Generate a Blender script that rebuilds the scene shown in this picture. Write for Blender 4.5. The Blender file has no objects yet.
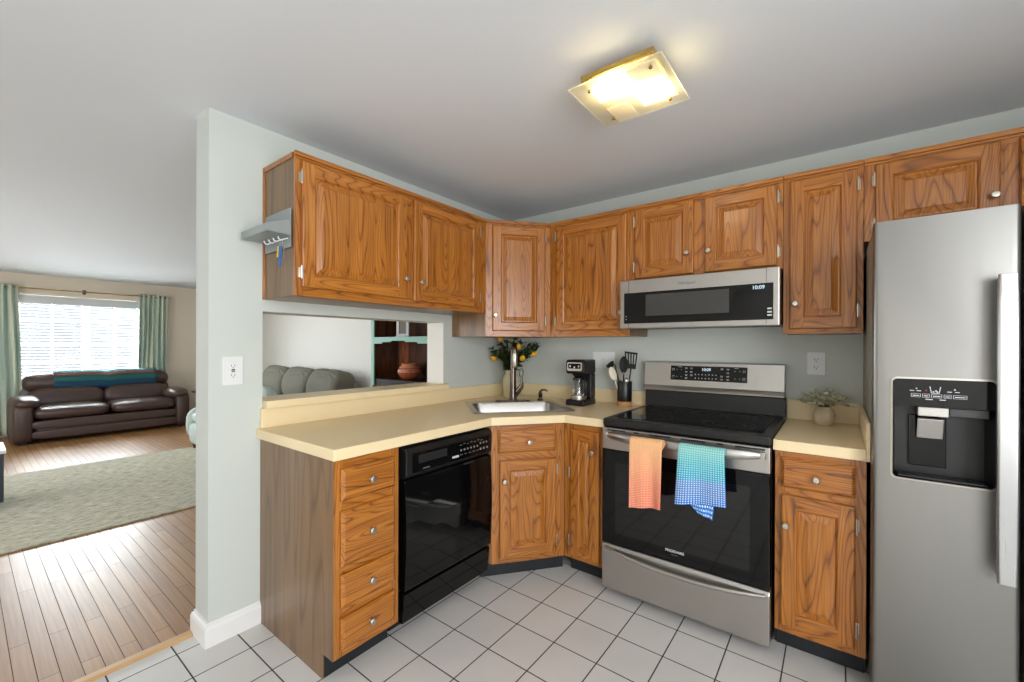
import bpy, bmesh, math, random
from mathutils import Vector, Matrix, geometry, noise

random.seed(7)
SC = bpy.context.scene
COL = SC.collection
R = math.radians
PI = math.pi

# ------------------------------------------------------------------ camera
cd = bpy.data.cameras.new('camera')
cam = bpy.data.objects.new('camera', cd)
COL.objects.link(cam)
SC.camera = cam
RT = Vector((0.79432445, 0.60748696, 0.00287559))
UP = Vector((-0.00302795, -0.00077433, 0.99999512))
FW = Vector((-0.60748622, 0.79432928, -0.00122437))
m = Matrix.Identity(4)
for i in range(3):
    m[i][0], m[i][1], m[i][2] = RT[i], UP[i], -FW[i]
m[0][3], m[1][3], m[2][3] = 2.15211, -2.76424, 1.30232
cam.matrix_world = m
cd.sensor_width = 36
cd.lens = 423.81 / 1024 * 36
cd.shift_y = (346.45 - 341) / 1024
cd.clip_start = 0.02

# ------------------------------------------------------------------ world, exposure, lights
W = bpy.data.worlds.new('world')
SC.world = W
W.use_nodes = True
bg = W.node_tree.nodes['Background']
bg.inputs[0].default_value = (0.86, 0.93, 1.0, 1)
bg.inputs[1].default_value = 0.75
SC.view_settings.view_transform = 'Standard'
SC.view_settings.look = 'None'
SC.view_settings.gamma = 1
SC.view_settings.use_curve_mapping = False
SC.view_settings.exposure = 0.15


def area(name, loc, rot, sx, sy, power, color):
    l = bpy.data.lights.new(name, 'AREA')
    l.shape = 'RECTANGLE'
    l.size, l.size_y = sx, sy
    l.energy = power
    l.color = color
    o = bpy.data.objects.new(name, l)
    o.location = loc
    o.rotation_euler = rot
    COL.objects.link(o)
    return o


# daylight through the living room window, and through the opening in the right wall; the rear lamp is added fill
area('window_daylight', (-7.75, -1.57, 1.7), (0, R(-90), 0), 2.2, 2.2, 760, (0.92, 0.97, 1.0))
area('side_daylight', (3.68, -3.35, 1.35), (0, R(90), 0), 1.5, 2.3, 88, (0.95, 0.97, 1.0))
area('living_fill', (-3.6, -5.0, 1.25), (R(90), 0, 0), 3.4, 1.8, 62, (0.95, 0.97, 1.0))  # unseen fill lamp, added to brighten the living room from the rear


# ------------------------------------------------------------------ material helpers
def new_mat(name):
    mt = bpy.data.materials.new(name)
    mt.use_nodes = True
    nt = mt.node_tree
    return mt, nt, nt.nodes['Principled BSDF']


def lin(c):
    return tuple(((v / 255) / 12.92 if v / 255 <= 0.04045 else ((v / 255 + 0.055) / 1.055) ** 2.4) for v in c) + (1,)


def plain(name, rgb, rough=0.5, metal=0.0, coat=0.0, bump=None, vary=0.0, spec=None):
    mt, nt, b = new_mat(name)
    b.inputs['Base Color'].default_value = lin(rgb)
    b.inputs['Roughness'].default_value = rough
    b.inputs['Metallic'].default_value = metal
    b.inputs['Coat Weight'].default_value = coat
    if spec is not None:
        b.inputs['Specular IOR Level'].default_value = spec
    if vary or bump:
        tc = nt.nodes.new('ShaderNodeTexCoord')
        nz = nt.nodes.new('ShaderNodeTexNoise')
        nz.inputs['Scale'].default_value = bump[0] if bump else 6
        nz.inputs['Detail'].default_value = 4
        nt.links.new(tc.outputs['Object'], nz.inputs['Vector'])
        if vary:
            mx = nt.nodes.new('ShaderNodeMix')
            mx.data_type = 'RGBA'
            c = lin(rgb)
            mx.inputs['A'].default_value = tuple(v * (1 - vary) for v in c[:3]) + (1,)
            mx.inputs['B'].default_value = tuple(min(1, v * (1 + vary)) for v in c[:3]) + (1,)
            nt.links.new(nz.outputs['Fac'], mx.inputs['Factor'])
            nt.links.new(mx.outputs['Result'], b.inputs['Base Color'])
        if bump:
            bp = nt.nodes.new('ShaderNodeBump')
            bp.inputs['Strength'].default_value = bump[1]
            bp.inputs['Distance'].default_value = bump[2] if len(bump) > 2 else 0.002
            nt.links.new(nz.outputs['Fac'], bp.inputs['Height'])
            nt.links.new(bp.outputs['Normal'], b.inputs['Normal'])
    return mt


def math_node(nt, op, a, b=None):
    n = nt.nodes.new('ShaderNodeMath')
    n.operation = op
    for i, v in enumerate((a, b)):
        if v is None:
            continue
        if isinstance(v, (int, float)):
            n.inputs[i].default_value = v
        else:
            nt.links.new(v, n.inputs[i])
    return n.outputs[0]


def ramp(nt, fac, stops):
    n = nt.nodes.new('ShaderNodeValToRGB')
    el = n.color_ramp.elements
    while len(el) < len(stops):
        el.new(0.5)
    for e, (p, c) in zip(el, stops):
        e.position = p
        e.color = c
    nt.links.new(fac, n.inputs[0])
    return n.outputs[0]


def oak(name, axis, light, mid, dark, rings=27.0, rough=0.34):
    """oak boards; axis = direction of the grain in object space"""
    mt, nt, b = new_mat(name)
    tc = nt.nodes.new('ShaderNodeTexCoord')
    oi = nt.nodes.new('ShaderNodeObjectInfo')
    off = nt.nodes.new('ShaderNodeVectorMath')
    off.operation = 'MULTIPLY_ADD'
    nt.links.new(oi.outputs['Random'], off.inputs[0])
    off.inputs[1].default_value = (17.3, 9.1, 23.7)
    nt.links.new(tc.outputs['Object'], off.inputs[2])

    def mapped(across, along):
        mp = nt.nodes.new('ShaderNodeMapping')
        s = [across, across, across]
        s['xyz'.index(axis)] = along
        mp.inputs['Scale'].default_value = s
        nt.links.new(off.outputs[0], mp.inputs['Vector'])
        return mp.outputs[0]

    n1 = nt.nodes.new('ShaderNodeTexNoise')
    n1.inputs['Scale'].default_value = 1.0
    n1.inputs['Detail'].default_value = 1.0
    n1.inputs['Roughness'].default_value = 0.4
    nt.links.new(mapped(8.0, 0.9), n1.inputs['Vector'])
    saw = math_node(nt, 'FRACT', math_node(nt, 'MULTIPLY', n1.outputs['Fac'], rings))
    ring = ramp(nt, saw, [(0.0, (0.22, 0.22, 0.22, 1)), (0.10, (0.75, 0.75, 0.75, 1)), (0.40, (1, 1, 1, 1)), (0.84, (0.88, 0.88, 0.88, 1)), (1.0, (0.22, 0.22, 0.22, 1))])
    n2 = nt.nodes.new('ShaderNodeTexNoise')
    n2.inputs['Scale'].default_value = 1.0
    n2.inputs['Detail'].default_value = 3
    nt.links.new(mapped(240, 5), n2.inputs['Vector'])
    pore = ramp(nt, n2.outputs['Fac'], [(0.36, (0.45, 0.45, 0.45, 1)), (0.52, (1, 1, 1, 1))])
    n3 = nt.nodes.new('ShaderNodeTexNoise')
    n3.inputs['Scale'].default_value = 1.0
    n3.inputs['Detail'].default_value = 3
    nt.links.new(mapped(40, 0.9), n3.inputs['Vector'])
    fac = math_node(nt, 'MULTIPLY', ring, math_node(nt, 'ADD', math_node(nt, 'MULTIPLY', pore, 0.65), 0.35))
    fac = math_node(nt, 'ADD', math_node(nt, 'MULTIPLY', fac, 0.72), math_node(nt, 'MULTIPLY', math_node(nt, 'SUBTRACT', n3.outputs['Fac'], 0.40), 0.7))
    col = ramp(nt, fac, [(0.08, lin(dark)), (0.55, lin(mid)), (1.0, lin(light))])
    nt.links.new(col, b.inputs['Base Color'])
    b.inputs['Roughness'].default_value = rough
    b.inputs['Coat Weight'].default_value = 0.4
    b.inputs['Coat Roughness'].default_value = 0.22
    bp = nt.nodes.new('ShaderNodeBump')
    bp.inputs['Strength'].default_value = 0.12
    bp.inputs['Distance'].default_value = 0.001
    nt.links.new(fac, bp.inputs['Height'])
    nt.links.new(bp.outputs['Normal'], b.inputs['Normal'])
    return mt


def bricks(name, w, h, gap, offset, loc, c1, c2, cg, rough, rot=0.0, bump=0.3, grain=None, gap_rough=None, coat=0.0):
    mt, nt, b = new_mat(name)
    tc = nt.nodes.new('ShaderNodeTexCoord')
    mp = nt.nodes.new('ShaderNodeMapping')
    mp.inputs['Location'].default_value = loc
    mp.inputs['Rotation'].default_value = (0, 0, rot)
    nt.links.new(tc.outputs['Object'], mp.inputs['Vector'])
    br = nt.nodes.new('ShaderNodeTexBrick')
    br.offset = offset
    br.offset_frequency = 2
    br.squash = 1
    br.inputs['Scale'].default_value = 1
    br.inputs['Brick Width'].default_value = w
    br.inputs['Row Height'].default_value = h
    br.inputs['Mortar Size'].default_value = gap
    br.inputs['Mortar Smooth'].default_value = 0.1
    br.inputs['Bias'].default_value = 0
    br.inputs['Color1'].default_value = lin(c1)
    br.inputs['Color2'].default_value = lin(c2)
    br.inputs['Mortar'].default_value = lin(cg)
    nt.links.new(mp.outputs[0], br.inputs['Vector'])
    col = br.outputs['Color']
    nz = nt.nodes.new('ShaderNodeTexNoise')
    nz.inputs['Detail'].default_value = 4
    m2 = nt.nodes.new('ShaderNodeMapping')
    m2.inputs['Scale'].default_value = grain[0] if grain else (5, 5, 5)
    nt.links.new(tc.outputs['Object'], m2.inputs['Vector'])
    nt.links.new(m2.outputs[0], nz.inputs['Vector'])
    nz.inputs['Scale'].default_value = 1
    amt = grain[1] if grain else 0.06
    mul = ramp(nt, nz.outputs['Fac'], [(0.3, (1 - amt,) * 3 + (1,)), (0.7, (1, 1, 1, 1))])
    mx = nt.nodes.new('ShaderNodeMix')
    mx.data_type = 'RGBA'
    mx.blend_type = 'MULTIPLY'
    mx.inputs['Factor'].default_value = 1
    nt.links.new(col, mx.inputs['A'])
    nt.links.new(mul, mx.inputs['B'])
    nt.links.new(mx.outputs['Result'], b.inputs['Base Color'])
    rr = nt.nodes.new('ShaderNodeMapRange')
    rr.inputs['To Min'].default_value = rough
    rr.inputs['To Max'].default_value = 0.8
    nt.links.new(br.outputs['Fac'], rr.inputs['Value'])
    nt.links.new(rr.outputs[0], b.inputs['Roughness'])
    b.inputs['Coat Weight'].default_value = coat
    b.inputs['Coat Roughness'].default_value = 0.22
    bp = nt.nodes.new('ShaderNodeBump')
    bp.invert = True
    bp.inputs['Strength'].default_value = bump
    bp.inputs['Distance'].default_value = 0.002
    nt.links.new(br.outputs['Fac'], bp.inputs['Height'])
    nt.links.new(bp.outputs['Normal'], b.inputs['Normal'])
    return mt


def brushed(name, rgb, rough, scale, metal=1.0):
    mt, nt, b = new_mat(name)
    tc = nt.nodes.new('ShaderNodeTexCoord')
    mp = nt.nodes.new('ShaderNodeMapping')
    mp.inputs['Scale'].default_value = scale
    nt.links.new(tc.outputs['Object'], mp.inputs['Vector'])
    nz = nt.nodes.new('ShaderNodeTexNoise')
    nz.inputs['Scale'].default_value = 1
    nz.inputs['Detail'].default_value = 3
    nt.links.new(mp.outputs[0], nz.inputs['Vector'])
    rr = nt.nodes.new('ShaderNodeMapRange')
    rr.inputs['To Min'].default_value = rough - 0.05
    rr.inputs['To Max'].default_value = rough + 0.07
    nt.links.new(nz.outputs['Fac'], rr.inputs['Value'])
    nt.links.new(rr.outputs[0], b.inputs['Roughness'])
    b.inputs['Base Color'].default_value = lin(rgb)
    b.inputs['Metallic'].default_value = metal
    return mt


def emissive(name, rgb, strength, base=(0, 0, 0)):
    mt, nt, b = new_mat(name)
    b.inputs['Base Color'].default_value = lin(base)
    b.inputs['Emission Color'].default_value = lin(rgb)
    b.inputs['Emission Strength'].default_value = strength
    return mt


def glass(name, tint=(1, 1, 1), alpha=0.12, rough=0.02):
    """thin clear pane: mostly transparent with a glossy face"""
    mt = bpy.data.materials.new(name)
    mt.use_nodes = True
    nt = mt.node_tree
    nt.nodes.clear()
    out = nt.nodes.new('ShaderNodeOutputMaterial')
    tr = nt.nodes.new('ShaderNodeBsdfTransparent')
    tr.inputs[0].default_value = tuple(tint) + (1,)
    gl = nt.nodes.new('ShaderNodeBsdfGlossy')
    gl.inputs['Roughness'].default_value = rough
    mx = nt.nodes.new('ShaderNodeMixShader')
    mx.inputs[0].default_value = alpha
    nt.links.new(tr.outputs[0], mx.inputs[1])
    nt.links.new(gl.outputs[0], mx.inputs[2])
    nt.links.new(mx.outputs[0], out.inputs[0])
    return mt


def frosted(name, rgb, clear):
    mt = bpy.data.materials.new(name)
    mt.use_nodes = True
    nt = mt.node_tree
    nt.nodes.clear()
    out = nt.nodes.new('ShaderNodeOutputMaterial')
    tr = nt.nodes.new('ShaderNodeBsdfTransparent')
    df = nt.nodes.new('ShaderNodeBsdfDiffuse')
    tl = nt.nodes.new('ShaderNodeBsdfTranslucent')
    df.inputs[0].default_value = lin(rgb)
    tl.inputs[0].default_value = lin(rgb)
    m1 = nt.nodes.new('ShaderNodeMixShader')
    m1.inputs[0].default_value = 0.5
    nt.links.new(df.outputs[0], m1.inputs[1])
    nt.links.new(tl.outputs[0], m1.inputs[2])
    m2 = nt.nodes.new('ShaderNodeMixShader')
    m2.inputs[0].default_value = clear
    nt.links.new(m1.outputs[0], m2.inputs[1])
    nt.links.new(tr.outputs[0], m2.inputs[2])
    nt.links.new(m2.outputs[0], out.inputs[0])
    return mt


M = {}
OL, OM, OD = (194, 128, 50), (160, 94, 27), (84, 43, 9)
for ax in 'xz':
    M['oak_' + ax] = oak('honey_oak_' + ax, ax, OL, OM, OD)
M['veneer'] = oak('cabinet_end_veneer', 'z', (136, 104, 68), (120, 89, 56), (94, 67, 40), rings=5, rough=0.42)
M['wall'] = plain('pale_blue_wall_paint', (201, 206, 199), 0.7, bump=(90, 0.05, 0.001))
M['wall_white'] = plain('white_wall_paint', (240, 237, 229), 0.75, bump=(90, 0.05, 0.001))
M['wall_beige'] = plain('beige_wall_paint', (220, 207, 188), 0.75, bump=(90, 0.05, 0.001))
M['ceiling'] = plain('ceiling_paint', (222, 225, 228), 0.85)
M['trim'] = plain('white_trim_paint', (232, 231, 228), 0.4)
M['tile'] = bricks('floor_tile', 0.203, 0.2065, 0.0028, 0.0, (-0.765, 0.965, 0), (216, 213, 209), (211, 208, 204), (58, 54, 50), 0.3, bump=0.4)
M['planks'] = bricks('oak_strip_floor', 0.95, 0.0582, 0.0012, 0.37, (0.3, 2.399, 0), (176, 131, 82), (156, 111, 67), (66, 44, 26), 0.40, bump=0.6, grain=((3, 90, 1), 0.25), coat=0.06)
M['laminate'] = plain('tan_laminate', (236, 215, 172), 0.38, vary=0.03)
M['black'] = plain('black_plastic', (20, 20, 21), 0.35)
M['black_gloss'] = plain('black_gloss', (8, 8, 9), 0.06, spec=0.32)
M['black_matte'] = plain('black_matte', (12, 12, 13), 0.7)
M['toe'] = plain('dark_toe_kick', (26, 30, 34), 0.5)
M['steel'] = brushed('brushed_steel', (184, 181, 176), 0.3, (4, 4, 160))
M['steel_v'] = brushed('brushed_steel_upright', (142, 140, 136), 0.36, (160, 160, 3))
M['steel_dull'] = brushed('dull_grey_side_panel', (150, 146, 132), 0.5, (30, 30, 30), 0.2)
M['chrome'] = plain('satin_nickel', (196, 190, 178), 0.34, metal=1)
M['nickel_dark'] = plain('dark_brushed_nickel', (100, 90, 83), 0.25, metal=1)
M['brass'] = plain('brass', (190, 160, 96), 0.25, metal=1)
M['white_plastic'] = plain('white_plastic', (226, 227, 225), 0.35)
M['dark_slot'] = plain('dark_slot', (30, 30, 30), 0.6)
M['ink_light'] = plain('pale_print', (205, 207, 208), 0.5)
M['ink_grey'] = plain('grey_print', (120, 122, 124), 0.5)
M['ink_dark'] = plain('grey_brand_print', (95, 93, 90), 0.4)
M['digits'] = emissive('display_digits', (215, 238, 255), 0.9)
M['red_light'] = emissive('red_indicator', (255, 30, 20), 0.5)
M['leaf'] = plain('leaf_green', (46, 66, 30), 0.45, vary=0.35)
M['leaf_pale'] = plain('sage_leaf', (206, 206, 178), 0.6, vary=0.25)
M['stem'] = plain('stem_brown', (80, 66, 40), 0.7)
M['lemon'] = plain('lemon_yellow', (238, 176, 34), 0.45, bump=(60, 0.2))
M['cream'] = plain('cream_ceramic', (222, 208, 170), 0.35, bump=(25, 0.1))
M['stone'] = plain('pale_stoneware', (196, 182, 154), 0.7, bump=(45, 0.6, 0.004), vary=0.15)
M['leather'] = plain('brown_leather', (74, 56, 50), 0.38, bump=(35, 0.15, 0.004))
M['grey_fabric'] = plain('grey_green_microfibre', (118, 114, 100), 0.85, bump=(14, 0.35, 0.02), vary=0.12)
M['teal_fabric'] = plain('pale_teal_patterned_fabric', (186, 198, 190), 0.85, bump=(20, 0.2), vary=0.3)
M['aqua'] = plain('aqua_paint', (150, 196, 180), 0.5)
M['dark_wood'] = oak('dark_stained_wood', 'z', (110, 66, 36), (78, 42, 22), (36, 18, 9), rings=6)
M['pine'] = oak('red_pine', 'z', (176, 104, 54), (150, 82, 40), (90, 44, 20), rings=8)
M['terracotta'] = plain('terracotta', (196, 108, 68), 0.4)
M['navy'] = plain('navy_paint', (44, 54, 70), 0.4)
M['crock_wood'] = plain('crock_wood', (190, 138, 88), 0.5, vary=0.1)
M['glass'] = glass('clear_glass')
M['pane'] = glass('window_pane', (0.97, 0.99, 1.0), 0.06)


# ------------------------------------------------------------------ mesh builder
class MB:
    def __init__(self):
        self.bm = bmesh.new()

    def v(self, p):
        return self.bm.verts.new(p)

    def f(self, vs, mi=0, smooth=False):
        try:
            fc = self.bm.faces.new(vs)
        except ValueError:
            return None
        fc.material_index = mi
        fc.smooth = smooth
        return fc

    def box(self, x0, x1, y0, y1, z0, z1, mi=0):
        p = [self.v((x, y, z)) for z in (z0, z1) for y in (y0, y1) for x in (x0, x1)]
        for q in ((0, 2, 3, 1), (4, 5, 7, 6), (0, 1, 5, 4), (1, 3, 7, 5), (3, 2, 6, 7), (2, 0, 4, 6)):
            self.f([p[i] for i in q], mi)
        return self

    def prism(self, poly, z0, z1, mi=0, mside=None):
        a = [self.v((x, y, z0)) for x, y in poly]
        b = [self.v((x, y, z1)) for x, y in poly]
        n = len(poly)
        self.f(a[::-1], mi)
        self.f(b, mi)
        for i in range(n):
            self.f([a[i], a[(i + 1) % n], b[(i + 1) % n], b[i]], mi if mside is None else mside)
        return self

    def extrude_xz(self, poly, y0, y1, mi=0):
        """polygon in x,z extruded along y"""
        a = [self.v((x, y0, z)) for x, z in poly]
        b = [self.v((x, y1, z)) for x, z in poly]
        n = len(poly)
        self.f(a, mi)
        self.f(b[::-1], mi)
        for i in range(n):
            self.f([a[(i + 1) % n], a[i], b[i], b[(i + 1) % n]], mi)
        return self

    def extrude_yz(self, poly, x0, x1, mi=0):
        a = [self.v((x0, y, z)) for y, z in poly]
        b = [self.v((x1, y, z)) for y, z in poly]
        n = len(poly)
        self.f(a[::-1], mi)
        self.f(b, mi)
        for i in range(n):
            self.f([a[i], a[(i + 1) % n], b[(i + 1) % n], b[i]], mi)
        return self

    def tube(self, pts, rad, n=10, mi=0, flat=1.0):
        pts = [Vector(p) for p in pts]
        if not isinstance(rad, (list, tuple)):
            rad = [rad] * len(pts)
        rings = []
        nrm = None
        for i, p in enumerate(pts):
            if i == 0:
                t = pts[1] - p
            elif i == len(pts) - 1:
                t = p - pts[i - 1]
            else:
                t = (pts[i + 1] - p).normalized() + (p - pts[i - 1]).normalized()
            t.normalize()
            if nrm is None:
                nrm = t.orthogonal().normalized()
            else:
                nrm = (nrm - t * nrm.dot(t)).normalized()
            bi = t.cross(nrm)
            rings.append([self.v(p + (nrm * math.cos(a) + bi * math.sin(a) * flat) * rad[i]) for a in [2 * PI * k / n for k in range(n)]])
        for a, b in zip(rings, rings[1:]):
            for k in range(n):
                self.f([a[k], a[(k + 1) % n], b[(k + 1) % n], b[k]], mi, True)
        self.f(rings[0][::-1], mi)
        self.f(rings[-1], mi)
        return self

    def lathe(self, prof, c=(0, 0, 0), n=24, axis='z', mi=0, cap=True):
        """prof = [(r, h)]"""
        def P(r, h, a):
            u, w = r * math.cos(a), r * math.sin(a)
            q = {'z': (u, w, h), 'y': (u, h, -w), 'x': (h, u, w)}[axis]
            return (c[0] + q[0], c[1] + q[1], c[2] + q[2])
        rings = []
        for r, h in prof:
            if r < 1e-6:
                rings.append([self.v(P(0, h, 0))])
            else:
                rings.append([self.v(P(r, h, 2 * PI * k / n)) for k in range(n)])
        for a, b in zip(rings, rings[1:]):
            for k in range(n):
                k2 = (k + 1) % n
                if len(a) == 1 and len(b) == 1:
                    continue
                if len(a) == 1:
                    self.f([a[0], b[k2], b[k]], mi, True)
                elif len(b) == 1:
                    self.f([a[k], a[k2], b[0]], mi, True)
                else:
                    self.f([a[k], a[k2], b[k2], b[k]], mi, True)
        if cap:
            if len(rings[0]) > 1:
                self.f(rings[0][::-1], mi)
            if len(rings[-1]) > 1:
                self.f(rings[-1], mi)
        return self

    def pillow(self, c, s, p=3.5, nu=28, nv=16, mi=0, rot=None, pz=None, wob=0.0):
        """superellipsoid; c centre, s half sizes"""
        pz = pz or p
        def sp(v, e):
            return math.copysign(abs(v) ** (2 / e), v)
        rings = []
        for j in range(nv + 1):
            ph = -PI / 2 + PI * j / nv
            ring = []
            for i in range(nu):
                th = 2 * PI * i / nu
                q = Vector((s[0] * sp(math.cos(ph), pz) * sp(math.cos(th), p), s[1] * sp(math.cos(ph), pz) * sp(math.sin(th), p), s[2] * sp(math.sin(ph), pz)))
                if wob:
                    q *= 1 + wob * noise.noise(q * 9 + Vector(c))
                if rot:
                    q = rot @ q
                ring.append(Vector(c) + q)
            if j in (0, nv):
                rings.append([self.v(ring[0])])
            else:
                rings.append([self.v(q) for q in ring])
        for a, b in zip(rings, rings[1:]):
            for k in range(nu):
                k2 = (k + 1) % nu
                if len(a) == 1:
                    self.f([a[0], b[k2], b[k]], mi, True)
                elif len(b) == 1:
                    self.f([a[k], a[k2], b[0]], mi, True)
                else:
                    self.f([a[k], a[k2], b[k2], b[k]], mi, True)
        return self

    def sheet(self, fn, nu, nv, mi=0, close_u=False):
        g = [[self.v(fn(i / nu, j / nv)) for j in range(nv + 1)] for i in range(nu + 1)]
        for i in range(nu):
            for j in range(nv):
                self.f([g[i][j], g[i + 1][j], g[i + 1][j + 1], g[i][j + 1]], mi, True)
        return self

    def build(self, name, mats, parent=None, bevel=0.0, segs=2, solid=0.0, sharp=40, sub=0, label=None):
        bm = self.bm
        bmesh.ops.remove_doubles(bm, verts=bm.verts[:], dist=1e-6)
        bmesh.ops.recalc_face_normals(bm, faces=bm.faces[:])
        me = bpy.data.meshes.new(name)
        bm.to_mesh(me)
        bm.free()
        if not isinstance(mats, (list, tuple)):
            mats = [mats]
        for mt in mats:
            me.materials.append(M[mt] if isinstance(mt, str) else mt)
        if any(p.use_smooth for p in me.polygons):
            me.set_sharp_from_angle(angle=R(sharp))
        o = bpy.data.objects.new(name, me)
        COL.objects.link(o)
        if parent:
            o.parent = parent
        if solid:
            md = o.modifiers.new('thickness', 'SOLIDIFY')
            md.thickness = solid
            md.offset = 0
        if bevel:
            md = o.modifiers.new('bevel', 'BEVEL')
            md.width = bevel
            md.segments = segs
            md.limit_method = 'ANGLE'
            md.angle_limit = R(40)
            md.harden_normals = False
        if sub:
            md = o.modifiers.new('subdivision', 'SUBSURF')
            md.levels = md.render_levels = sub
        if label:
            o['label'] = label
        return o


def rrect(w, h, r, n=5, cx=0.0, cy=0.0):
    """rounded rectangle points, counter clockwise"""
    pts = []
    for sx, sy, a0 in ((1, -1, -90), (1, 1, 0), (-1, 1, 90), (-1, -1, 180)):
        for k in range(n + 1):
            a = R(a0 + 90 * k / n)
            pts.append((cx + sx * (w / 2 - r) + r * math.cos(a), cy + sy * (h / 2 - r) + r * math.sin(a)))
    return pts


def tag(o, label, cat, group=None):
    o['label'] = label
    o['category'] = cat
    if group:
        o['group'] = group
    return o


def thing(name, label, cat, loc=(0, 0, 0), rz=0.0, group=None):
    o = bpy.data.objects.new(name, None)
    o.empty_display_size = 0.05
    o.location = loc
    o.rotation_euler = (0, 0, rz)
    COL.objects.link(o)
    return tag(o, label, cat, group)


def struct(name, mb, mats, parent=None, **kw):
    o = mb.build(name, mats, parent, **kw)
    if parent is None:
        o['kind'] = 'structure'
    return o


def letters(name, text, size, loc, rot, mat, parent, depth=0.0004, label=None, bold=False):
    cu = bpy.data.curves.new(name, 'FONT')
    cu.body = text
    cu.size = size
    cu.align_x = 'CENTER'
    cu.align_y = 'CENTER'
    cu.extrude = depth
    if bold:
        cu.offset = size * 0.02
    t = bpy.data.objects.new('tmp', cu)
    COL.objects.link(t)
    dg = bpy.context.evaluated_depsgraph_get()
    me = bpy.data.meshes.new_from_object(t.evaluated_get(dg))
    bpy.data.objects.remove(t)
    bpy.data.curves.remove(cu)
    me.name = name
    me.materials.clear()
    me.materials.append(M[mat])
    o = bpy.data.objects.new(name, me)
    o.location = loc
    o.rotation_euler = rot
    o.parent = parent
    COL.objects.link(o)
    if label:
        o['label'] = label
    return o


FRONT = (R(90), 0, 0)      # text reading from -y

# ------------------------------------------------------------------ the room
CZ = 2.328
KX1, KY0 = 3.6, -4.9          # right and rear limits of what is built
struct('floor', MB().box(-0.13, KX1, KY0, 0.0, -0.08, 0.0), 'tile')
struct('floor_living', MB().box(-7.2, -0.131, KY0, 0.85, -0.08, -0.001), 'planks')
struct('ceiling', MB().box(-7.35, KX1, KY0, 1.0, CZ, CZ + 0.1), 'ceiling')
struct('trim_1', MB().extrude_xz([(-0.178, 0), (-0.128, 0), (-0.128, 0.004), (-0.138, 0.012), (-0.168, 0.012), (-0.178, 0.004)], KY0, -2.124), plain('oak_threshold', (196, 156, 108), 0.4, vary=0.12))
# partition between kitchen and living room, with the pass-through
w = MB()
OY0, OY1, OZ0, OZ1 = -1.89, -0.727, 1.003, 1.462
WT = -0.157
w.box(WT, 0, -2.107, OY0, 0, CZ)
w.box(WT, 0, OY1, 0.85, 0, CZ)
w.box(WT, 0, OY0, OY1, 0, OZ0)
w.box(WT, 0, OY0, OY1, OZ1, CZ)
struct('wall_left', w, 'wall')
# white lining of the pass-through (right jamb and head)
struct('trim_2', MB().box(WT - 0.006, -0.001, OY1 - 0.004, OY1 - 0.0005, OZ0 + 0.037, OZ1), 'wall_white')
struct('wall_back', MB().box(0.0, KX1, 0, 0.12, 0, CZ), 'wall')
# living room walls
struct('wall_far', MB().box(-7.3, WT, 0.85, 0.95, 0, CZ), 'wall_white')
w = MB()
w.box(WT, KX1, KY0 - 0.1, KY0, 0, CZ)
w.box(-7.3, -5.3, KY0 - 0.1, KY0, 0, CZ)
w.box(-1.9, WT, KY0 - 0.1, KY0, 0, CZ)
w.box(-5.3, -1.9, KY0 - 0.1, KY0, 0, 0.35)
w.box(-5.3, -1.9, KY0 - 0.1, KY0, 2.15, CZ)
struct('wall_rear', w, 'wall_white')
w = MB()
w.box(KX1, KX1 + 0.1, KY0, -4.55, 0, CZ)
w.box(KX1, KX1 + 0.1, -2.15, 0.12, 0, CZ)
w.box(KX1, KX1 + 0.1, -4.55, -2.15, 0, 0.55)
w.box(KX1, KX1 + 0.1, -4.55, -2.15, 2.15, CZ)
struct('wall_right', w, 'wall')
wx0, wx1 = -7.30, -7.15
WY0, WY1, WZ0, WZ1 = -2.27, -0.88, 0.74, 2.03
w = MB()
w.box(wx0, wx1, KY0, WY0, 0, CZ)
w.box(wx0, wx1, WY1, 0.85, 0, CZ)
w.box(wx0, wx1, WY0, WY1, 0, WZ0)
w.box(wx0, wx1, WY0, WY1, WZ1, CZ)
struct('wall_window', w, 'wall_beige')


def baseboard_prof(t):
    return [(0, 0), (t, 0), (t, 0.075), (t * 0.75, 0.088), (t * 0.35, 0.094), (t * 0.3, 0.102), (0, 0.102)]


bb = MB()
t = 0.016
# kitchen face, end face and living face of the partition as one mitred run
path = [((0, -1.8955), (1, 0)), ((0, -2.107), (1, -1)), ((WT, -2.107), (-1, -1)), ((WT, 0.84), (-1, 0))]
prof = baseboard_prof(t)
rings = [[bb.v((p[0] + d[0] * q[0], p[1] + d[1] * q[0], q[1] + 0.0005)) for q in prof] for p, d in path]
for a, b in zip(rings, rings[1:]):
    for k in range(len(prof)):
        k2 = (k + 1) % len(prof)
        bb.f([a[k], a[k2], b[k2], b[k]])
bb.f(rings[0])
bb.f(rings[-1][::-1])
struct('baseboard_left', bb, 'trim')
bb = MB()
bb.box(wx1, wx1 + 0.014, KY0, 0.84, 0, 0.09)
struct('baseboard_window', bb, 'trim')

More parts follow.
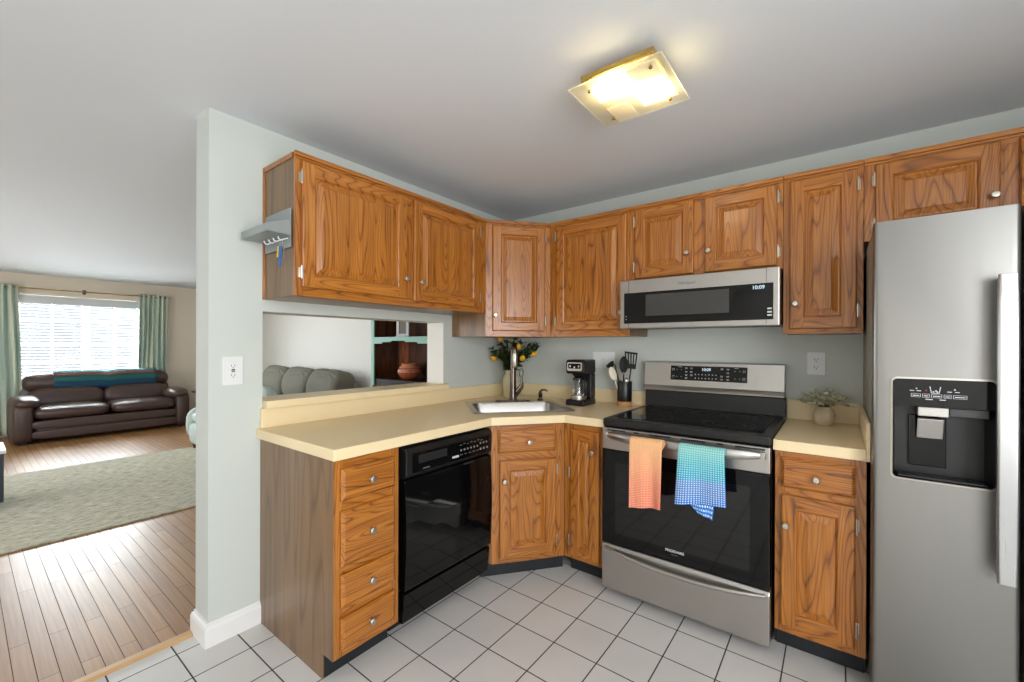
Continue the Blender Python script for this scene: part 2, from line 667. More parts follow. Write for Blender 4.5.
# living room window: frame, two sashes each side of a mullion, glass
w = MB()
fx0, fx1 = -7.25, -7.165
w.box(fx0, fx1, WY0, WY0 + 0.05, WZ0, WZ1)
w.box(fx0, fx1, WY1 - 0.05, WY1, WZ0, WZ1)
w.box(fx0, fx1, WY0 + 0.05, WY1 - 0.05, WZ0, WZ0 + 0.05)
w.box(fx0, fx1, WY0 + 0.05, WY1 - 0.05, WZ1 - 0.05, WZ1)
ym = -1.54
w.box(fx0, fx1, ym - 0.045, ym + 0.045, WZ0 + 0.05, WZ1 - 0.05)
for a, b in ((WY0 + 0.05, ym - 0.045), (ym + 0.045, WY1 - 0.05)):
    w.box(fx0 + 0.02, fx1 - 0.015, a, b, 1.29, 1.335)
    c = (a + b) / 2
    w.box(fx0 + 0.03, fx1 - 0.03, c - 0.009, c + 0.009, WZ0 + 0.05, WZ1 - 0.05)
    for zz in (1.03, 1.66):
        w.box(fx0 + 0.03, fx1 - 0.03, a, b, zz - 0.009, zz + 0.009)
win = struct('window_1', w, 'trim')
MB().box(-7.212, -7.209, WY0 + 0.04, WY1 - 0.04, WZ0 + 0.04, WZ1 - 0.04).build('pane', 'pane', win)
w = MB().box(-7.15, -7.11, WY0 - 0.05, WY1 + 0.05, WZ0 - 0.045, WZ0 - 0.015)
w.box(-7.15, -7.132, WY0 - 0.04, WY1 + 0.04, WZ0 - 0.11, WZ0 - 0.045)
w.build('sill', 'trim', win, bevel=0.004)


# ------------------------------------------------------------------ cabinets
def panel_door(mb, x0, x1, z0, z1, y, fr=0.054, th=0.02):
    """raised panel door; back at y, front at y-th; slots 0 = grain upright, 1 = grain across"""
    def ring(i, d):
        return [mb.v((x0 + i, y - d, z0 + i)), mb.v((x1 - i, y - d, z0 + i)), mb.v((x1 - i, y - d, z1 - i)), mb.v((x0 + i, y - d, z1 - i))]

    def bridge(a, b, mis=(1, 0, 1, 0)):
        for k in range(4):
            mb.f([a[k], a[(k + 1) % 4], b[(k + 1) % 4], b[k]], mis[k])
    r0 = ring(0, 0)
    mb.f(r0[::-1], 0)
    r1 = ring(0, th - 0.006)
    r1b = ring(0.002, th - 0.002)
    r2 = ring(0.006, th)
    bridge(r0, r1)
    bridge(r1, r1b)
    bridge(r1b, r2)
    # flat frame, stiles running full height
    a, b = 0.006, fr
    yf = y - th
    for xa, xb in ((x0 + a, x0 + b), (x1 - b, x1 - a)):
        mb.f([mb.v((xa, yf, z0 + a)), mb.v((xb, yf, z0 + a)), mb.v((xb, yf, z1 - a)), mb.v((xa, yf, z1 - a))], 0)
    for za, zb in ((z0 + a, z0 + b), (z1 - b, z1 - a)):
        mb.f([mb.v((x0 + b, yf, za)), mb.v((x1 - b, yf, za)), mb.v((x1 - b, yf, zb)), mb.v((x0 + b, yf, zb))], 1)
    r3 = ring(fr, th)
    r4 = ring(fr + 0.005, th - 0.004)
    r5 = ring(fr + 0.008, th - 0.011)
    r6 = ring(fr + 0.014, th - 0.011)
    r7 = ring(fr + 0.036, th - 0.003)
    r8 = ring(fr + 0.039, th - 0.001)
    for p, q, mis in ((r3, r4, (1, 0, 1, 0)), (r4, r5, (1, 0, 1, 0)), (r5, r6, (0,) * 4), (r6, r7, (0,) * 4), (r7, r8, (0,) * 4)):
        bridge(p, q, mis)
    mb.f(r8, 0)
    return mb


def slab_front(mb, x0, x1, z0, z1, y, th=0.02, mi=0):
    def ring(i, d):
        return [mb.v((x0 + i, y - d, z0 + i)), mb.v((x1 - i, y - d, z0 + i)), mb.v((x1 - i, y - d, z1 - i)), mb.v((x0 + i, y - d, z1 - i))]
    rs = [ring(0, 0), ring(0, th - 0.009), ring(0.003, th - 0.007), ring(0.010, th - 0.001), ring(0.013, th)]
    mb.f(rs[0][::-1], mi)
    for a, b in zip(rs, rs[1:]):
        for k in range(4):
            mb.f([a[k], a[(k + 1) % 4], b[(k + 1) % 4], b[k]], mi)
    mb.f(rs[-1], mi)
    return mb


def knob(parent, x, z, y):
    k = MB().lathe([(0.0075, 0), (0.006, -0.004), (0.005, -0.010), (0.009, -0.014), (0.0145, -0.019), (0.0145, -0.023), (0.011, -0.027), (0, -0.0285)], (x, y, z), 16, 'y')
    return k.build('knob', 'chrome', parent, label='satin nickel mushroom knob')


def hinge(parent, x, z, y, side):
    """side: +1 the frame lies to the right of the hinge line"""
    h = MB()
    h.tube([(x, y - 0.021, z - 0.027), (x, y - 0.021, z + 0.027)], 0.0042, 8)
    h.lathe([(0, -0.035), (0.003, -0.031), (0.0042, -0.027)], (x, y - 0.021, z), 8)
    h.lathe([(0.0042, 0.027), (0.003, 0.031), (0, 0.035)], (x, y - 0.021, z), 8)
    xa, xb = sorted((x, x + side * 0.0075))
    h.box(xa, xb, y - 0.0035, y - 0.0005, z - 0.022, z + 0.022)
    h.box(x - 0.0012, x + 0.0012, y - 0.021, y - 0.0005, z - 0.022, z + 0.022)
    return h.build('hinge', 'chrome', parent, label='small nickel hinge')


def cabinet(name, label, cat, loc, rz, w, d, h, doors=(), drawers=(), group=None, toe=0.0, stiles=None, top_trim=True,
            end_left=False, end_right=False, body_poly=None, open_top=False, end_notch=False):
    """local frame: x along the face, front toward -y, face plane at y=-d, root at the base"""
    root = thing(name, label, cat, loc, rz, group)
    z0 = toe
    b = MB()
    th = 0.016
    fb = -d + 0.019            # back of the face frame
    if body_poly:
        if open_top:
            n = len(body_poly)
            for i in range(n):
                p, q = body_poly[i], body_poly[(i + 1) % n]
                vs = [b.v((p[0], p[1], z0)), b.v((q[0], q[1], z0)), b.v((q[0], q[1], h)), b.v((p[0], p[1], h))]
                b.f(vs)
            b.f([b.v((x, y, z0)) for x, y in body_poly])
        else:
            b.prism(body_poly, z0, h)
    else:
        b.box(0.0005, w - 0.0005, fb, -0.001, z0, h)
    b.build('body', 'veneer', root)
    if end_left:
        e = MB()
        if end_notch:
            e.extrude_yz([(-0.001, 0.0005), (-d + 0.075, 0.0005), (-d + 0.075, toe), (-d + 0.0005, toe), (-d + 0.0005, h - 0.0005), (-0.001, h - 0.0005)], -0.006, 0.0)
        else:
            e.box(-0.004, 0.0, -d + 0.019, -0.001, 0.001, h - 0.001)
        e.build('end_panel', 'veneer', root, label='flat brown veneer end panel')
        if not end_notch:
            e = MB().box(-0.009, -0.0035, -0.020, -0.001, 0, h)
            e.box(-0.009, -0.0035, -d + 0.019, -0.02, h - 0.022, h)
            e.build('edge_strip', 'oak_z', root)
    # face frame
    f = MB()
    items = list(doors) + list(drawers)
    xl = min(i['x'][0] for i in items) + 0.012
    xr = max(i['x'][1] for i in items) - 0.012
    zb = min(i['z'][0] for i in items) + 0.012
    zt = max(i['z'][1] for i in items) - 0.012
    fx0 = -0.004 if end_left else 0
    f.box(fx0, xl, -d, fb, z0, h, 0)
    f.box(xr, w, -d, fb, z0, h, 0)
    f.box(xl, xr, -d, fb, z0, zb, 1)
    f.box(xl, xr, -d, fb, zt, h, 1)
    for s0, s1 in (stiles or ()):
        f.box(s0, s1, -d, fb, zb, zt, 0)
    zs = sorted(i['z'] for i in items if True)
    if drawers:
        edges = sorted(set((i['z'][0], i['z'][1]) for i in items))
        for lo, hi in zip(edges, edges[1:]):
            if hi[0] > lo[1]:
                f.box(xl, xr, -d, fb, lo[1] - 0.012, hi[0] + 0.012, 1)
    f.build('face_frame', ['oak_z', 'oak_x'], root, bevel=0.0012, segs=1)
    if top_trim:
        tt = MB().box(fx0 - (0.008 if end_left else 0), w, -d - 0.012, -d, h - 0.020, h, 0)
        tt.box(fx0 - (0.004 if end_left else 0), w, -d - 0.006, -d, h - 0.030, h - 0.020, 0)
        tt.build('top_moulding', 'oak_x', root, bevel=0.003)
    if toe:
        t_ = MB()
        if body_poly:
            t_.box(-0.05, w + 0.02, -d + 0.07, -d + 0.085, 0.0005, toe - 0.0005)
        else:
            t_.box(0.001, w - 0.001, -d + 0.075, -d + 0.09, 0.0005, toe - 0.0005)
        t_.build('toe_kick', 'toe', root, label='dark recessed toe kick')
    for i in drawers:
        dr = slab_front(MB(), i['x'][0], i['x'][1], i['z'][0], i['z'][1], -d - 0.0005).build('drawer', 'oak_x', root)
        kx, kz = i.get('knob', ((i['x'][0] + i['x'][1]) / 2, (i['z'][0] + i['z'][1]) / 2))
        knob(dr, kx, kz, -d - 0.0205)
    for i in doors:
        do = panel_door(MB(), i['x'][0], i['x'][1], i['z'][0], i['z'][1], -d - 0.0005).build('door', ['oak_z', 'oak_x'], root)
        if 'knob' in i:
            knob(do, i['knob'][0], i['knob'][1], -d - 0.0205)
        hs = i.get('hinge')
        if hs:
            hx = i['x'][0] - 0.004 if hs == 'L' else i['x'][1] + 0.004
            for hz in i.get('hz', (i['z'][0] + 0.07, i['z'][1] - 0.07)):
                hinge(do, hx, hz, -d, -1 if hs == 'L' else 1)
    return root


ZT, ZB, ZBL = 2.135, 1.365, 1.517
DU = 0.313
UG = 'honey oak wall cabinets'
# long two-door cabinet over the pass-through (left wall; local x runs toward the corner)
y0 = -1.883
cabinet('wall_cabinet', 'honey oak two-door wall cabinet hanging above the pass-through', 'cabinet', (0.001, y0, ZBL), R(90), 1.234, DU - 0.001, ZT - ZBL,
        doors=[dict(x=(0.017, 0.577), z=(0.038, 0.581), knob=(0.562, 0.140), hinge='L', hz=(0.10, 0.51)),
               dict(x=(0.625, 1.156), z=(0.030, 0.581), knob=(0.665, 0.135), hinge='R', hz=(0.095, 0.51))],
        stiles=[(0.565, 0.637)], group=UG, end_left=True)


def to_local(p, origin, ang):
    x, y = p[0] - origin[0], p[1] - origin[1]
    c, s = math.cos(-ang), math.sin(-ang)
    return (x * c - y * s, x * s + y * c)


# diagonal corner cabinet
G1, G2 = (0.313, -0.648), (0.604, -0.313)
ang = math.atan2(G2[1] - G1[1], G2[0] - G1[0])
gl = math.hypot(G2[0] - G1[0], G2[1] - G1[1])
nd = (math.sin(ang), -math.cos(ang))          # outward normal of the face
org = (G1[0] - nd[0] * 0.2, G1[1] - nd[1] * 0.2)  # root 0.2 m behind the face
poly = [(0.0015, -0.0015), (0.0015, -0.6475), (0.308, -0.6475), (0.6035, -0.308), (0.6035, -0.0015)]
polyl = [to_local(p, org, ang) for p in poly]
polyl = [(x, max(y, -0.2 + 0.0005)) if y < -0.19 else (x, y) for x, y in polyl]
cabinet('wall_cabinet', 'single-door oak wall cabinet set diagonally across the corner', 'cabinet', (org[0], org[1], ZB), ang, gl, 0.2, ZT - ZB,
        doors=[dict(x=(0.045, 0.402), z=(0.037, 0.732), knob=(0.062, 0.141), hinge='R', hz=(0.106, 0.667))], group=UG, body_poly=polyl)

# back wall uppers
cabinet('wall_cabinet', 'oak wall cabinet above the black coffee maker', 'cabinet', (0.605, -0.001, ZB), 0, 0.559, DU - 0.001, ZT - ZB,
        doors=[dict(x=(0.056, 0.546), z=(0.040, 0.735), knob=(0.520, 0.140), hinge='L', hz=(0.10, 0.67))], group=UG)
cabinet('wall_cabinet', 'short two-door oak cabinet directly above the microwave', 'cabinet', (1.165, -0.001, 1.684), 0, 0.780, DU - 0.001, ZT - 1.684,
        doors=[dict(x=(0.038, 0.368), z=(0.016, 0.421), knob=(0.337, 0.130), hinge='L', hz=(0.085, 0.352)),
               dict(x=(0.425, 0.756), z=(0.016, 0.415), knob=(0.447, 0.126), hinge='R', hz=(0.085, 0.352))],
        stiles=[(0.356, 0.437)], group=UG)
cabinet('wall_cabinet', 'tall narrow oak wall cabinet between microwave and refrigerator', 'cabinet', (1.946, -0.001, ZB), 0, 0.302, DU - 0.001, ZT - ZB,
        doors=[dict(x=(0.027, 0.279), z=(0.022, 0.732), knob=(0.050, 0.142), hinge='R', hz=(0.10, 0.665))], group=UG)
cabinet('wall_cabinet', 'low wide oak cabinet above the refrigerator', 'cabinet', (2.249, -0.001, 1.770), 0, 0.93, DU - 0.001, ZT - 1.770,
        doors=[dict(x=(0.038, 0.405), z=(0.020, 0.327), knob=(0.386, 0.118), hinge='L', hz=(0.062, 0.265)),
               dict(x=(0.455, 0.895), z=(0.020, 0.327), hinge='R', hz=(0.062, 0.265))],
        stiles=[(0.393, 0.467)], group=UG)

# base cabinets
BG = 'honey oak base cabinets'
HB = 0.866
cabinet('drawer_cabinet', 'oak base cabinet with four stacked drawers beside the dishwasher', 'cabinet', (0.002, -1.894, 0), R(90), 0.296, 0.638, HB,
        drawers=[dict(x=(0.020, 0.268), z=(0.703, 0.828)), dict(x=(0.020, 0.268), z=(0.453, 0.665)),
                 dict(x=(0.020, 0.268), z=(0.296, 0.421)), dict(x=(0.020, 0.268), z=(0.132, 0.256))],
        group=BG, toe=0.10, top_trim=False, end_left=True, end_notch=True)
F1, F2 = (0.6488, -0.9840), (0.915, -0.650)
ang2 = math.atan2(F2[1] - F1[1], F2[0] - F1[0])
fl = math.hypot(F2[0] - F1[0], F2[1] - F1[1])
nd2 = (math.sin(ang2), -math.cos(ang2))
org2 = (F1[0] - nd2[0] * 0.3, F1[1] - nd2[1] * 0.3)
poly = [(0.004, -0.004), (0.004, -0.984), (0.638, -0.984), (0.913, -0.643), (0.913, -0.004)]
cabinet('sink_cabinet', 'diagonal oak sink base with one drawer front and one door', 'cabinet', (org2[0], org2[1], 0), ang2, fl, 0.3, HB,
        drawers=[dict(x=(0.039, 0.372), z=(0.711, 0.839), knob=(0.208, 0.769))],
        doors=[dict(x=(0.046, 0.372), z=(0.134, 0.670), knob=(0.069, 0.561), hinge='R', hz=(0.205, 0.606))],
        group=BG, toe=0.10, top_trim=False, body_poly=[to_local(p, org2, ang2) for p in poly], open_top=True)
cabinet('base_cabinet', 'narrow single-door oak base cabinet left of the range', 'cabinet', (0.916, -0.002, 0), 0, 0.255, 0.644, HB,
        doors=[dict(x=(0.045, 0.222), z=(0.125, 0.834), knob=(0.186, 0.721), hinge='L', hz=(0.211, 0.591))],
        group=BG, toe=0.10, top_trim=False)
cabinet('base_cabinet', 'oak base cabinet with drawer and door between range and refrigerator', 'cabinet', (1.946, -0.002, 0), 0, 0.301, 0.640, HB,
        drawers=[dict(x=(0.023, 0.268), z=(0.714, 0.838), knob=(0.144, 0.768))],
        doors=[dict(x=(0.023, 0.268), z=(0.132, 0.683), knob=(0.041, 0.559), hinge='R', hz=(0.209, 0.608))],
        group=BG, toe=0.10, top_trim=False)

# ------------------------------------------------------------------ worktops
ZK, ZKB = 0.912, 0.868
SA = R(49)
scx, scy = 0.505, -0.560


def sw(x, y):
    c, s = math.cos(SA), math.sin(SA)
    return (scx + x * c - y * s, scy + x * s + y * c)


outer = [(0.0015, -1.918), (0.667, -1.913), (0.667, -1.004), (0.934, -0.676), (1.174, -0.676), (1.174, -0.0015), (0.0015, -0.0015)]
hole = [sw(*p) for p in rrect(0.58, 0.52, 0.04, 4)]
mb = MB()
for z, flip in ((ZK, False), (ZKB, True)):
    tri = geometry.tessellate_polygon([[Vector((x, y, 0)) for x, y in outer], [Vector((x, y, 0)) for x, y in hole]])
    pts = [mb.v((x, y, z)) for x, y in outer + hole]
    for a in tri:
        mb.f([pts[i] for i in (a if flip else a[::-1])])
for loop in (outer, hole):
    n = len(loop)
    for i in range(n):
        p, q = loop[i], loop[(i + 1) % n]
        mb.f([mb.v((p[0], p[1], ZKB)), mb.v((q[0], q[1], ZKB)), mb.v((q[0], q[1], ZK)), mb.v((p[0], p[1], ZK))])
wt = mb.build('worktop', 'laminate', bevel=0.0025)
tag(wt, 'L-shaped tan laminate worktop holding the corner sink', 'worktop')
sp = MB().prism([(0.0015, -1.902), (0.021, -1.902), (0.021, -0.0215), (1.172, -0.0215), (1.172, -0.0015), (0.0015, -0.0015)], ZK + 0.0003, ZK + 0.093)
sp.build('backsplash', 'laminate', wt, bevel=0.002)

mb = MB().box(1.942, 2.244, -0.676, -0.0015, ZKB, ZK)
w2 = mb.build('worktop', 'laminate', bevel=0.0025)
tag(w2, 'short tan laminate worktop between range and refrigerator', 'worktop')
MB().box(1.942, 2.244, -0.0215, -0.0015, ZK + 0.0003, ZK + 0.105).build('backsplash', 'laminate', w2, bevel=0.002)
MB().box(2.2445, 2.2555, -0.676, -0.0015, ZKB, ZK + 0.102).build('side_splash', 'laminate', w2)

mb = MB().box(WT - 0.02, 0.045, OY0 + 0.002, OY1 - 0.006, 1.0055, 1.041)
mb.box(0.0008, 0.045, OY1 - 0.006, OY1 + 0.012, 1.0055, 1.041)
lg = mb.build('ledge', 'laminate', bevel=0.002)
tag(lg, 'tan laminate ledge along the bottom of the pass-through', 'ledge')

# ------------------------------------------------------------------ dishwasher (local x toward the corner, front -y)
DW, DD = 0.594, 0.655
dw = thing('dishwasher', 'black built-in dishwasher under the worktop beside the drawers', 'dishwasher', (0.002, -1.586, 0), R(90))
MB().box(0.006, DW - 0.006, -0.61, -0.02, 0.074, 0.862).build('body', 'black', dw)
MB().box(0.012, DW - 0.008, -0.535, -0.525, 0.001, 0.0735).build('toe_plate', 'black_matte', dw)
mb = MB()
prof = [(-0.611, 0.222), (-0.652, 0.222), (-DD, 0.228)]
for k in range(1, 9):
    s = k / 8
    prof.append((-DD - 0.010 * math.sin(PI * s), 0.228 + 0.470 * s))
prof += [(-DD + 0.004, 0.708), (-0.611, 0.708)]
mb.extrude_yz(prof, 0.010, DW - 0.004)
mb.build('door', 'black_gloss', dw, bevel=0.002)
mb = MB()
mb.extrude_yz([(-0.611, 0.712), (-0.640, 0.712), (-DD - 0.006, 0.728), (-DD - 0.008, 0.83), (-DD + 0.004, 0.848), (-0.611, 0.85)], 0.010, DW - 0.004)
cp = mb.build('control_panel', 'black', dw, bevel=0.004)
# raised lip and handle pocket
mb = MB()
mb.extrude_yz([(-DD - 0.0065, 0.735), (-DD - 0.011, 0.737), (-DD - 0.012, 0.820), (-DD - 0.0065, 0.823)], 0.045, DW - 0.035)
for k in range(7):
    mb.box(0.335 + 0.026 * k, 0.351 + 0.026 * k, -DD - 0.0126, -DD - 0.0119, 0.806 + (0.004 if k % 2 else 0), 0.8085 + (0.004 if k % 2 else 0), 1)
for k in range(5):
    mb.box(0.340 + 0.030 * k, 0.357 + 0.030 * k, -DD - 0.0126, -DD - 0.0119, 0.758, 0.7605, 1)
mb.box(0.10, 0.14, -DD - 0.0126, -DD - 0.0119, 0.746, 0.749, 1)
mb.build('fascia', ['black_gloss', 'ink_grey'], cp)
MB().box(0.075, 0.25, -DD - 0.0135, -DD - 0.0118, 0.775, 0.812).build('handle_pocket', 'black_matte', cp, bevel=0.004, label='dark recessed handle pocket')
for k in range(9):
    MB().lathe([(0.0055, 0), (0.0055, -0.002), (0.0035, -0.003)], (0.345 + 0.024 * k, -DD - 0.012, 0.792 if k > 5 else 0.782), 10, 'y').build('button', 'ink_grey', cp)
for k in range(3):
    MB().lathe([(0.0065, 0), (0.0065, -0.002), (0.0035, -0.003)], (0.49 + 0.026 * k, -DD - 0.012, 0.762), 10, 'y').build('button', 'ink_grey', cp)
MB().box(0.286, 0.330, -DD - 0.0128, -DD - 0.0119, 0.752, 0.762).build('badge', 'ink_light', cp, label='pale brand badge')
mb = MB()
mb.extrude_yz([(-0.58, 0.072), (-0.634, 0.072), (-0.648, 0.205), (-0.611, 0.208)], 0.012, DW - 0.006)
mb.build('kick_panel', 'black_gloss', dw, bevel=0.002)
for x in (0.05, DW - 0.05):
    MB().lathe([(0.016, 0.0005), (0.016, 0.012), (0.006, 0.014), (0.006, 0.075)], (x, -0.49, 0), 10).build('foot', 'black_matte', dw)

# ------------------------------------------------------------------ range
RX, RW = 1.1795, 0.758
rg = thing('electric_range', 'freestanding stainless range with black glass cooktop and oven door', 'range', (RX, -0.002, 0))
MB().box(0.002, RW - 0.002, -0.655, -0.005, 0.04, 0.883).build('body', 'black', rg)
mb = MB()
mb.box(0.0, RW, -0.702, -0.085, 0.885, 0.926)
mb.build('cooktop_frame', 'black', rg, bevel=0.007, segs=3)
gt = MB().prism(rrect(RW - 0.07, 0.53, 0.02, 4, RW / 2, -0.378), 0.9255, 0.9275).build('cooktop_glass', 'black_gloss', rg)


def arc_ring(mb, cx, cy, z, r, wd=0.0012, n=48, h=0.0003):
    a = [mb.v((cx + (r) * math.cos(2 * PI * k / n), cy + r * math.sin(2 * PI * k / n), z + h)) for k in range(n)]
    b = [mb.v((cx + (r - wd) * math.cos(2 * PI * k / n), cy + (r - wd) * math.sin(2 * PI * k / n), z + h)) for k in range(n)]
    for k in range(n):
        mb.f([a[k], a[(k + 1) % n], b[(k + 1) % n], b[k]])


for cx, cy, r in ((0.19, -0.50, 0.105), (0.56, -0.50, 0.115), (0.19, -0.24, 0.085), (0.56, -0.24, 0.085), (0.375, -0.22, 0.06)):
    mb = MB()
    arc_ring(mb, cx, cy, 0.9275, r)
    arc_ring(mb, cx, cy, 0.9275, r * 0.62)
    mb.build('burner_ring', 'ink_dark', rg)
# back guard
mb = MB()
mb.extrude_yz([(-0.004, 0.926), (-0.082, 0.926), (-0.076, 1.026), (-0.004, 1.026)], 0.0, RW)
mb.build('guard_base', 'black', rg, bevel=0.004)
mb = MB()
mb.extrude_yz([(-0.004, 1.0265), (-0.088, 1.0265), (-0.088, 1.034), (-0.074, 1.060), (-0.058, 1.205), (-0.004, 1.208)], -0.012, RW - 0.002)
bgd = mb.build('back_guard', 'steel', rg, bevel=0.004)
# control display, lying on the sloped face of the guard
sl = math.atan2(0.016, 0.145)


def guard(x, z, off=0.0):
    yy = -0.074 + (z - 1.060) * (0.016 / 0.145)
    return (x, yy - off * math.cos(sl), z + off * math.sin(sl) * 0)


disp = MB()
dx0, dx1, dz0, dz1 = 0.156, 0.577, 1.097, 1.184
pp = [guard(dx0, dz0, 0.003), guard(dx1, dz0, 0.003), guard(dx1, dz1, 0.003), guard(dx0, dz1, 0.003)]
qq = [guard(dx0, dz0, -0.002), guard(dx1, dz0, -0.002), guard(dx1, dz1, -0.002), guard(dx0, dz1, -0.002)]
A_ = [disp.v(p) for p in pp]
B_ = [disp.v(p) for p in qq]
disp.f(A_)
disp.f(B_[::-1])
for k in range(4):
    disp.f([B_[k], B_[(k + 1) % 4], A_[(k + 1) % 4], A_[k]])
mb = disp


def gmark(x, z, w, h):
    a = [guard(x - w / 2, z - h / 2, 0.0036), guard(x + w / 2, z - h / 2, 0.0036), guard(x + w / 2, z + h / 2, 0.0036), guard(x - w / 2, z + h / 2, 0.0036)]
    mb.f([mb.v(p) for p in a], 1)


def gsquare(x, z, s):
    for dx, dz, w_, h_ in ((0, s / 2, s, 0.0012), (0, -s / 2, s, 0.0012), (s / 2, 0, 0.0012, s), (-s / 2, 0, 0.0012, s)):
        gmark(x + dx, z + dz, w_, h_)


for zz in (1.160, 1.118):
    gsquare(dx0 + 0.016, zz, 0.011)
    gsquare(dx1 - 0.016, zz, 0.011)
    for xx in (0.038, 0.063):
        gmark(dx0 + xx, zz, 0.004, 0.003)
        gmark(dx1 - xx, zz, 0.004, 0.003)
gmark(dx0 + 0.055, 1.177, 0.022, 0.002)
gmark(dx1 - 0.055, 1.177, 0.022, 0.002)
for xx in (0.092, 0.122, 0.290, 0.322):
    for zz in (1.172, 1.150, 1.130, 1.112):
        if (xx, zz) in ((0.122, 1.112), (0.290, 1.150)):
            continue
        gmark(dx0 + xx, zz, 0.015, 0.0022)
        gmark(dx0 + xx, zz - 0.005, 0.011, 0.002)
for k in range(7):
    gmark(dx0 + 0.145 + 0.019 * k, 1.134, 0.005, 0.005)
    gmark(dx0 + 0.145 + 0.019 * k, 1.112, 0.005, 0.005)
dsp = disp.build('control_display', ['black_gloss', 'ink_light'], rg, label='black touch display with pale legends')
g = guard(dx0 + 0.205, 1.164, 0.0034)
letters('clock_digits', '10:09', 0.023, g, (R(90) - sl, 0, 0), 'digits', dsp, 0.0002, 'glowing white clock digits', True)
# oven door
mb = MB()
mb.box(0.002, RW - 0.002, -0.712, -0.656, 0.770, 0.880)
od = mb.build('oven_door', 'steel', rg, bevel=0.004)
for a, b in ((0.03, 0.128), (0.172, 0.196), (0.250, 0.352), (0.398, 0.504), (0.552, 0.577), (0.625, 0.738)):
    MB().box(a, b, -0.7135, -0.7115, 0.8665, 0.8735).build('vent_slot', 'dark_slot', od, label='dark vent slot')
mb = MB().box(0.002, RW - 0.002, -0.714, -0.656, 0.284, 0.7695)
mb.build('oven_glass', 'black_gloss', od, bevel=0.004)
MB().box(0.075, RW - 0.075, -0.7143, -0.7139, 0.345, 0.705).build('window_border', plain('oven_window_tint', (16, 16, 17), 0.05), od)
letters('brand_lettering', 'FRIGIDAIRE', 0.017, (0.372, -0.7142, 0.336), FRONT, 'ink_light', od, 0.0002, 'small white brand lettering', True)
letters('brand_lettering', 'GALLERY', 0.008, (0.372, -0.7142, 0.319), FRONT, 'ink_grey', od, 0.0002)
# bowed bar handles


def bar_handle(parent, x0, x1, yw, z, drop, h=0.030, out=0.05, name='handle'):
    mb = MB()
    n = 22
    rings = []
    for k in range(n + 1):
        s = k / n
        e = max(0.0, 1 - (2 * abs(s - 0.5)) ** 8)
        y = yw - out * (0.35 + 0.65 * (1 - (2 * s - 1) ** 4)) * (0.4 + 0.6 * e)
        zz = z - drop * (1 - (2 * s - 1) ** 2)
        hh = h * (0.45 + 0.55 * e)
        x = x0 + (x1 - x0) * s
        ring = []
        for q in range(10):
            a = 2 * PI * q / 10
            ring.append(mb.v((x, y + 0.010 * math.cos(a), zz + hh / 2 * math.sin(a))))
        rings.append(ring)
    for a, b in zip(rings, rings[1:]):
        for q in range(10):
            mb.f([a[q], a[(q + 1) % 10], b[(q + 1) % 10], b[q]], 0, True)
    mb.f(rings[0][::-1])
    mb.f(rings[-1])
    for x in (x0 + 0.012, x1 - 0.012):
        mb.box(x - 0.010, x + 0.010, yw - out * 0.5, yw + 0.001, z - drop * 0.1 - h * 0.35, z - drop * 0.1 + h * 0.35)
    return mb.build(name, 'steel', parent, bevel=0.002)


bar_handle(od, 0.018, RW - 0.014, -0.712, 0.848, 0.006, 0.044, 0.052)
mb = MB()
mb.extrude_yz([(-0.656, 0.045), (-0.706, 0.045), (-0.712, 0.055), (-0.713, 0.262), (-0.706, 0.278), (-0.656, 0.278)], 0.002, RW - 0.002)
dw_ = mb.build('storage_drawer', 'steel', rg, bevel=0.003)
bar_handle(dw_, 0.022, RW - 0.014, -0.711, 0.262, 0.030, 0.022, 0.022, 'drawer_handle')
for x, y in ((0.05, -0.60), (RW - 0.06, -0.60), (0.05, -0.08), (RW - 0.06, -0.08)):
    MB().lathe([(0.018, 0.0005), (0.020, 0.010), (0.008, 0.016), (0.008, 0.041)], (x, y, 0), 12).build('foot', 'black_matte', rg)

# ------------------------------------------------------------------ microwave
MX0, MX1, MZ0, MZ1, MY = 1.1665, 1.9435, 1.402, 1.6765, -0.46
mw = thing('microwave', 'stainless low-profile microwave mounted under the short cabinet above the range', 'microwave', (MX0, -0.002, MZ0))
mwW, mwH = MX1 - MX0, MZ1 - MZ0
MB().box(0.004, mwW - 0.004, -0.415, -0.003, 0.010, mwH - 0.001).build('body', 'black', mw)
mb = MB()
pts_o = [(0, 0), (mwW, 0), (mwW, mwH - 0.002), (0, mwH - 0.002)]
mb.box(0, mwW, -0.455, -0.416, 0.0, mwH - 0.002)
md = mb.build('door', 'steel', mw, bevel=0.004)
gx0, gx1, gz0, gz1 = 0.026, mwW - 0.024, 0.028, 0.200
mb = MB().box(gx0, gx1, -0.458, -0.4545, gz0, gz1)
for zz in (0.045, 0.060, 0.076):
    mb.box(mwW - 0.048, mwW - 0.030, -0.4592, -0.4580, zz, zz + 0.007, 1)
for zz in (0.050, 0.066):
    mb.box(0.036, 0.041, -0.4592, -0.4580, zz, zz + 0.004, 1)
mb.build('glass_front', ['black_gloss', 'ink_light'], md)
MB().box(0.150, 0.566, -0.4585, -0.4578, 0.068, 0.185).build('window', plain('microwave_window_mesh', (58, 58, 57), 0.12), md, bevel=0.0002, label='dark grey viewing window')
mb = MB()
mb.lathe([(0.078, -0.4588), (0.074, -0.4592), (0, -0.4592)], (0.655, 0, 0.115), 40, 'y')
mb.build('control_disc', 'black_gloss', md)
for x in (0.052, mwW - 0.053):
    MB().box(x - 0.0008, x + 0.0008, -0.4562, -0.4548, 0.002, mwH - 0.004).build('seam', 'dark_slot', md)
letters('clock_digits', '10:09', 0.024, (0.692, -0.4596, 0.181), FRONT, 'digits', md, 0.0002, 'glowing white clock digits', True)
letters('brand_lettering', 'Whirlpool', 0.021, (0.365, -0.4555, 0.232), FRONT, 'ink_dark', md, 0.0002, 'small grey brand lettering')

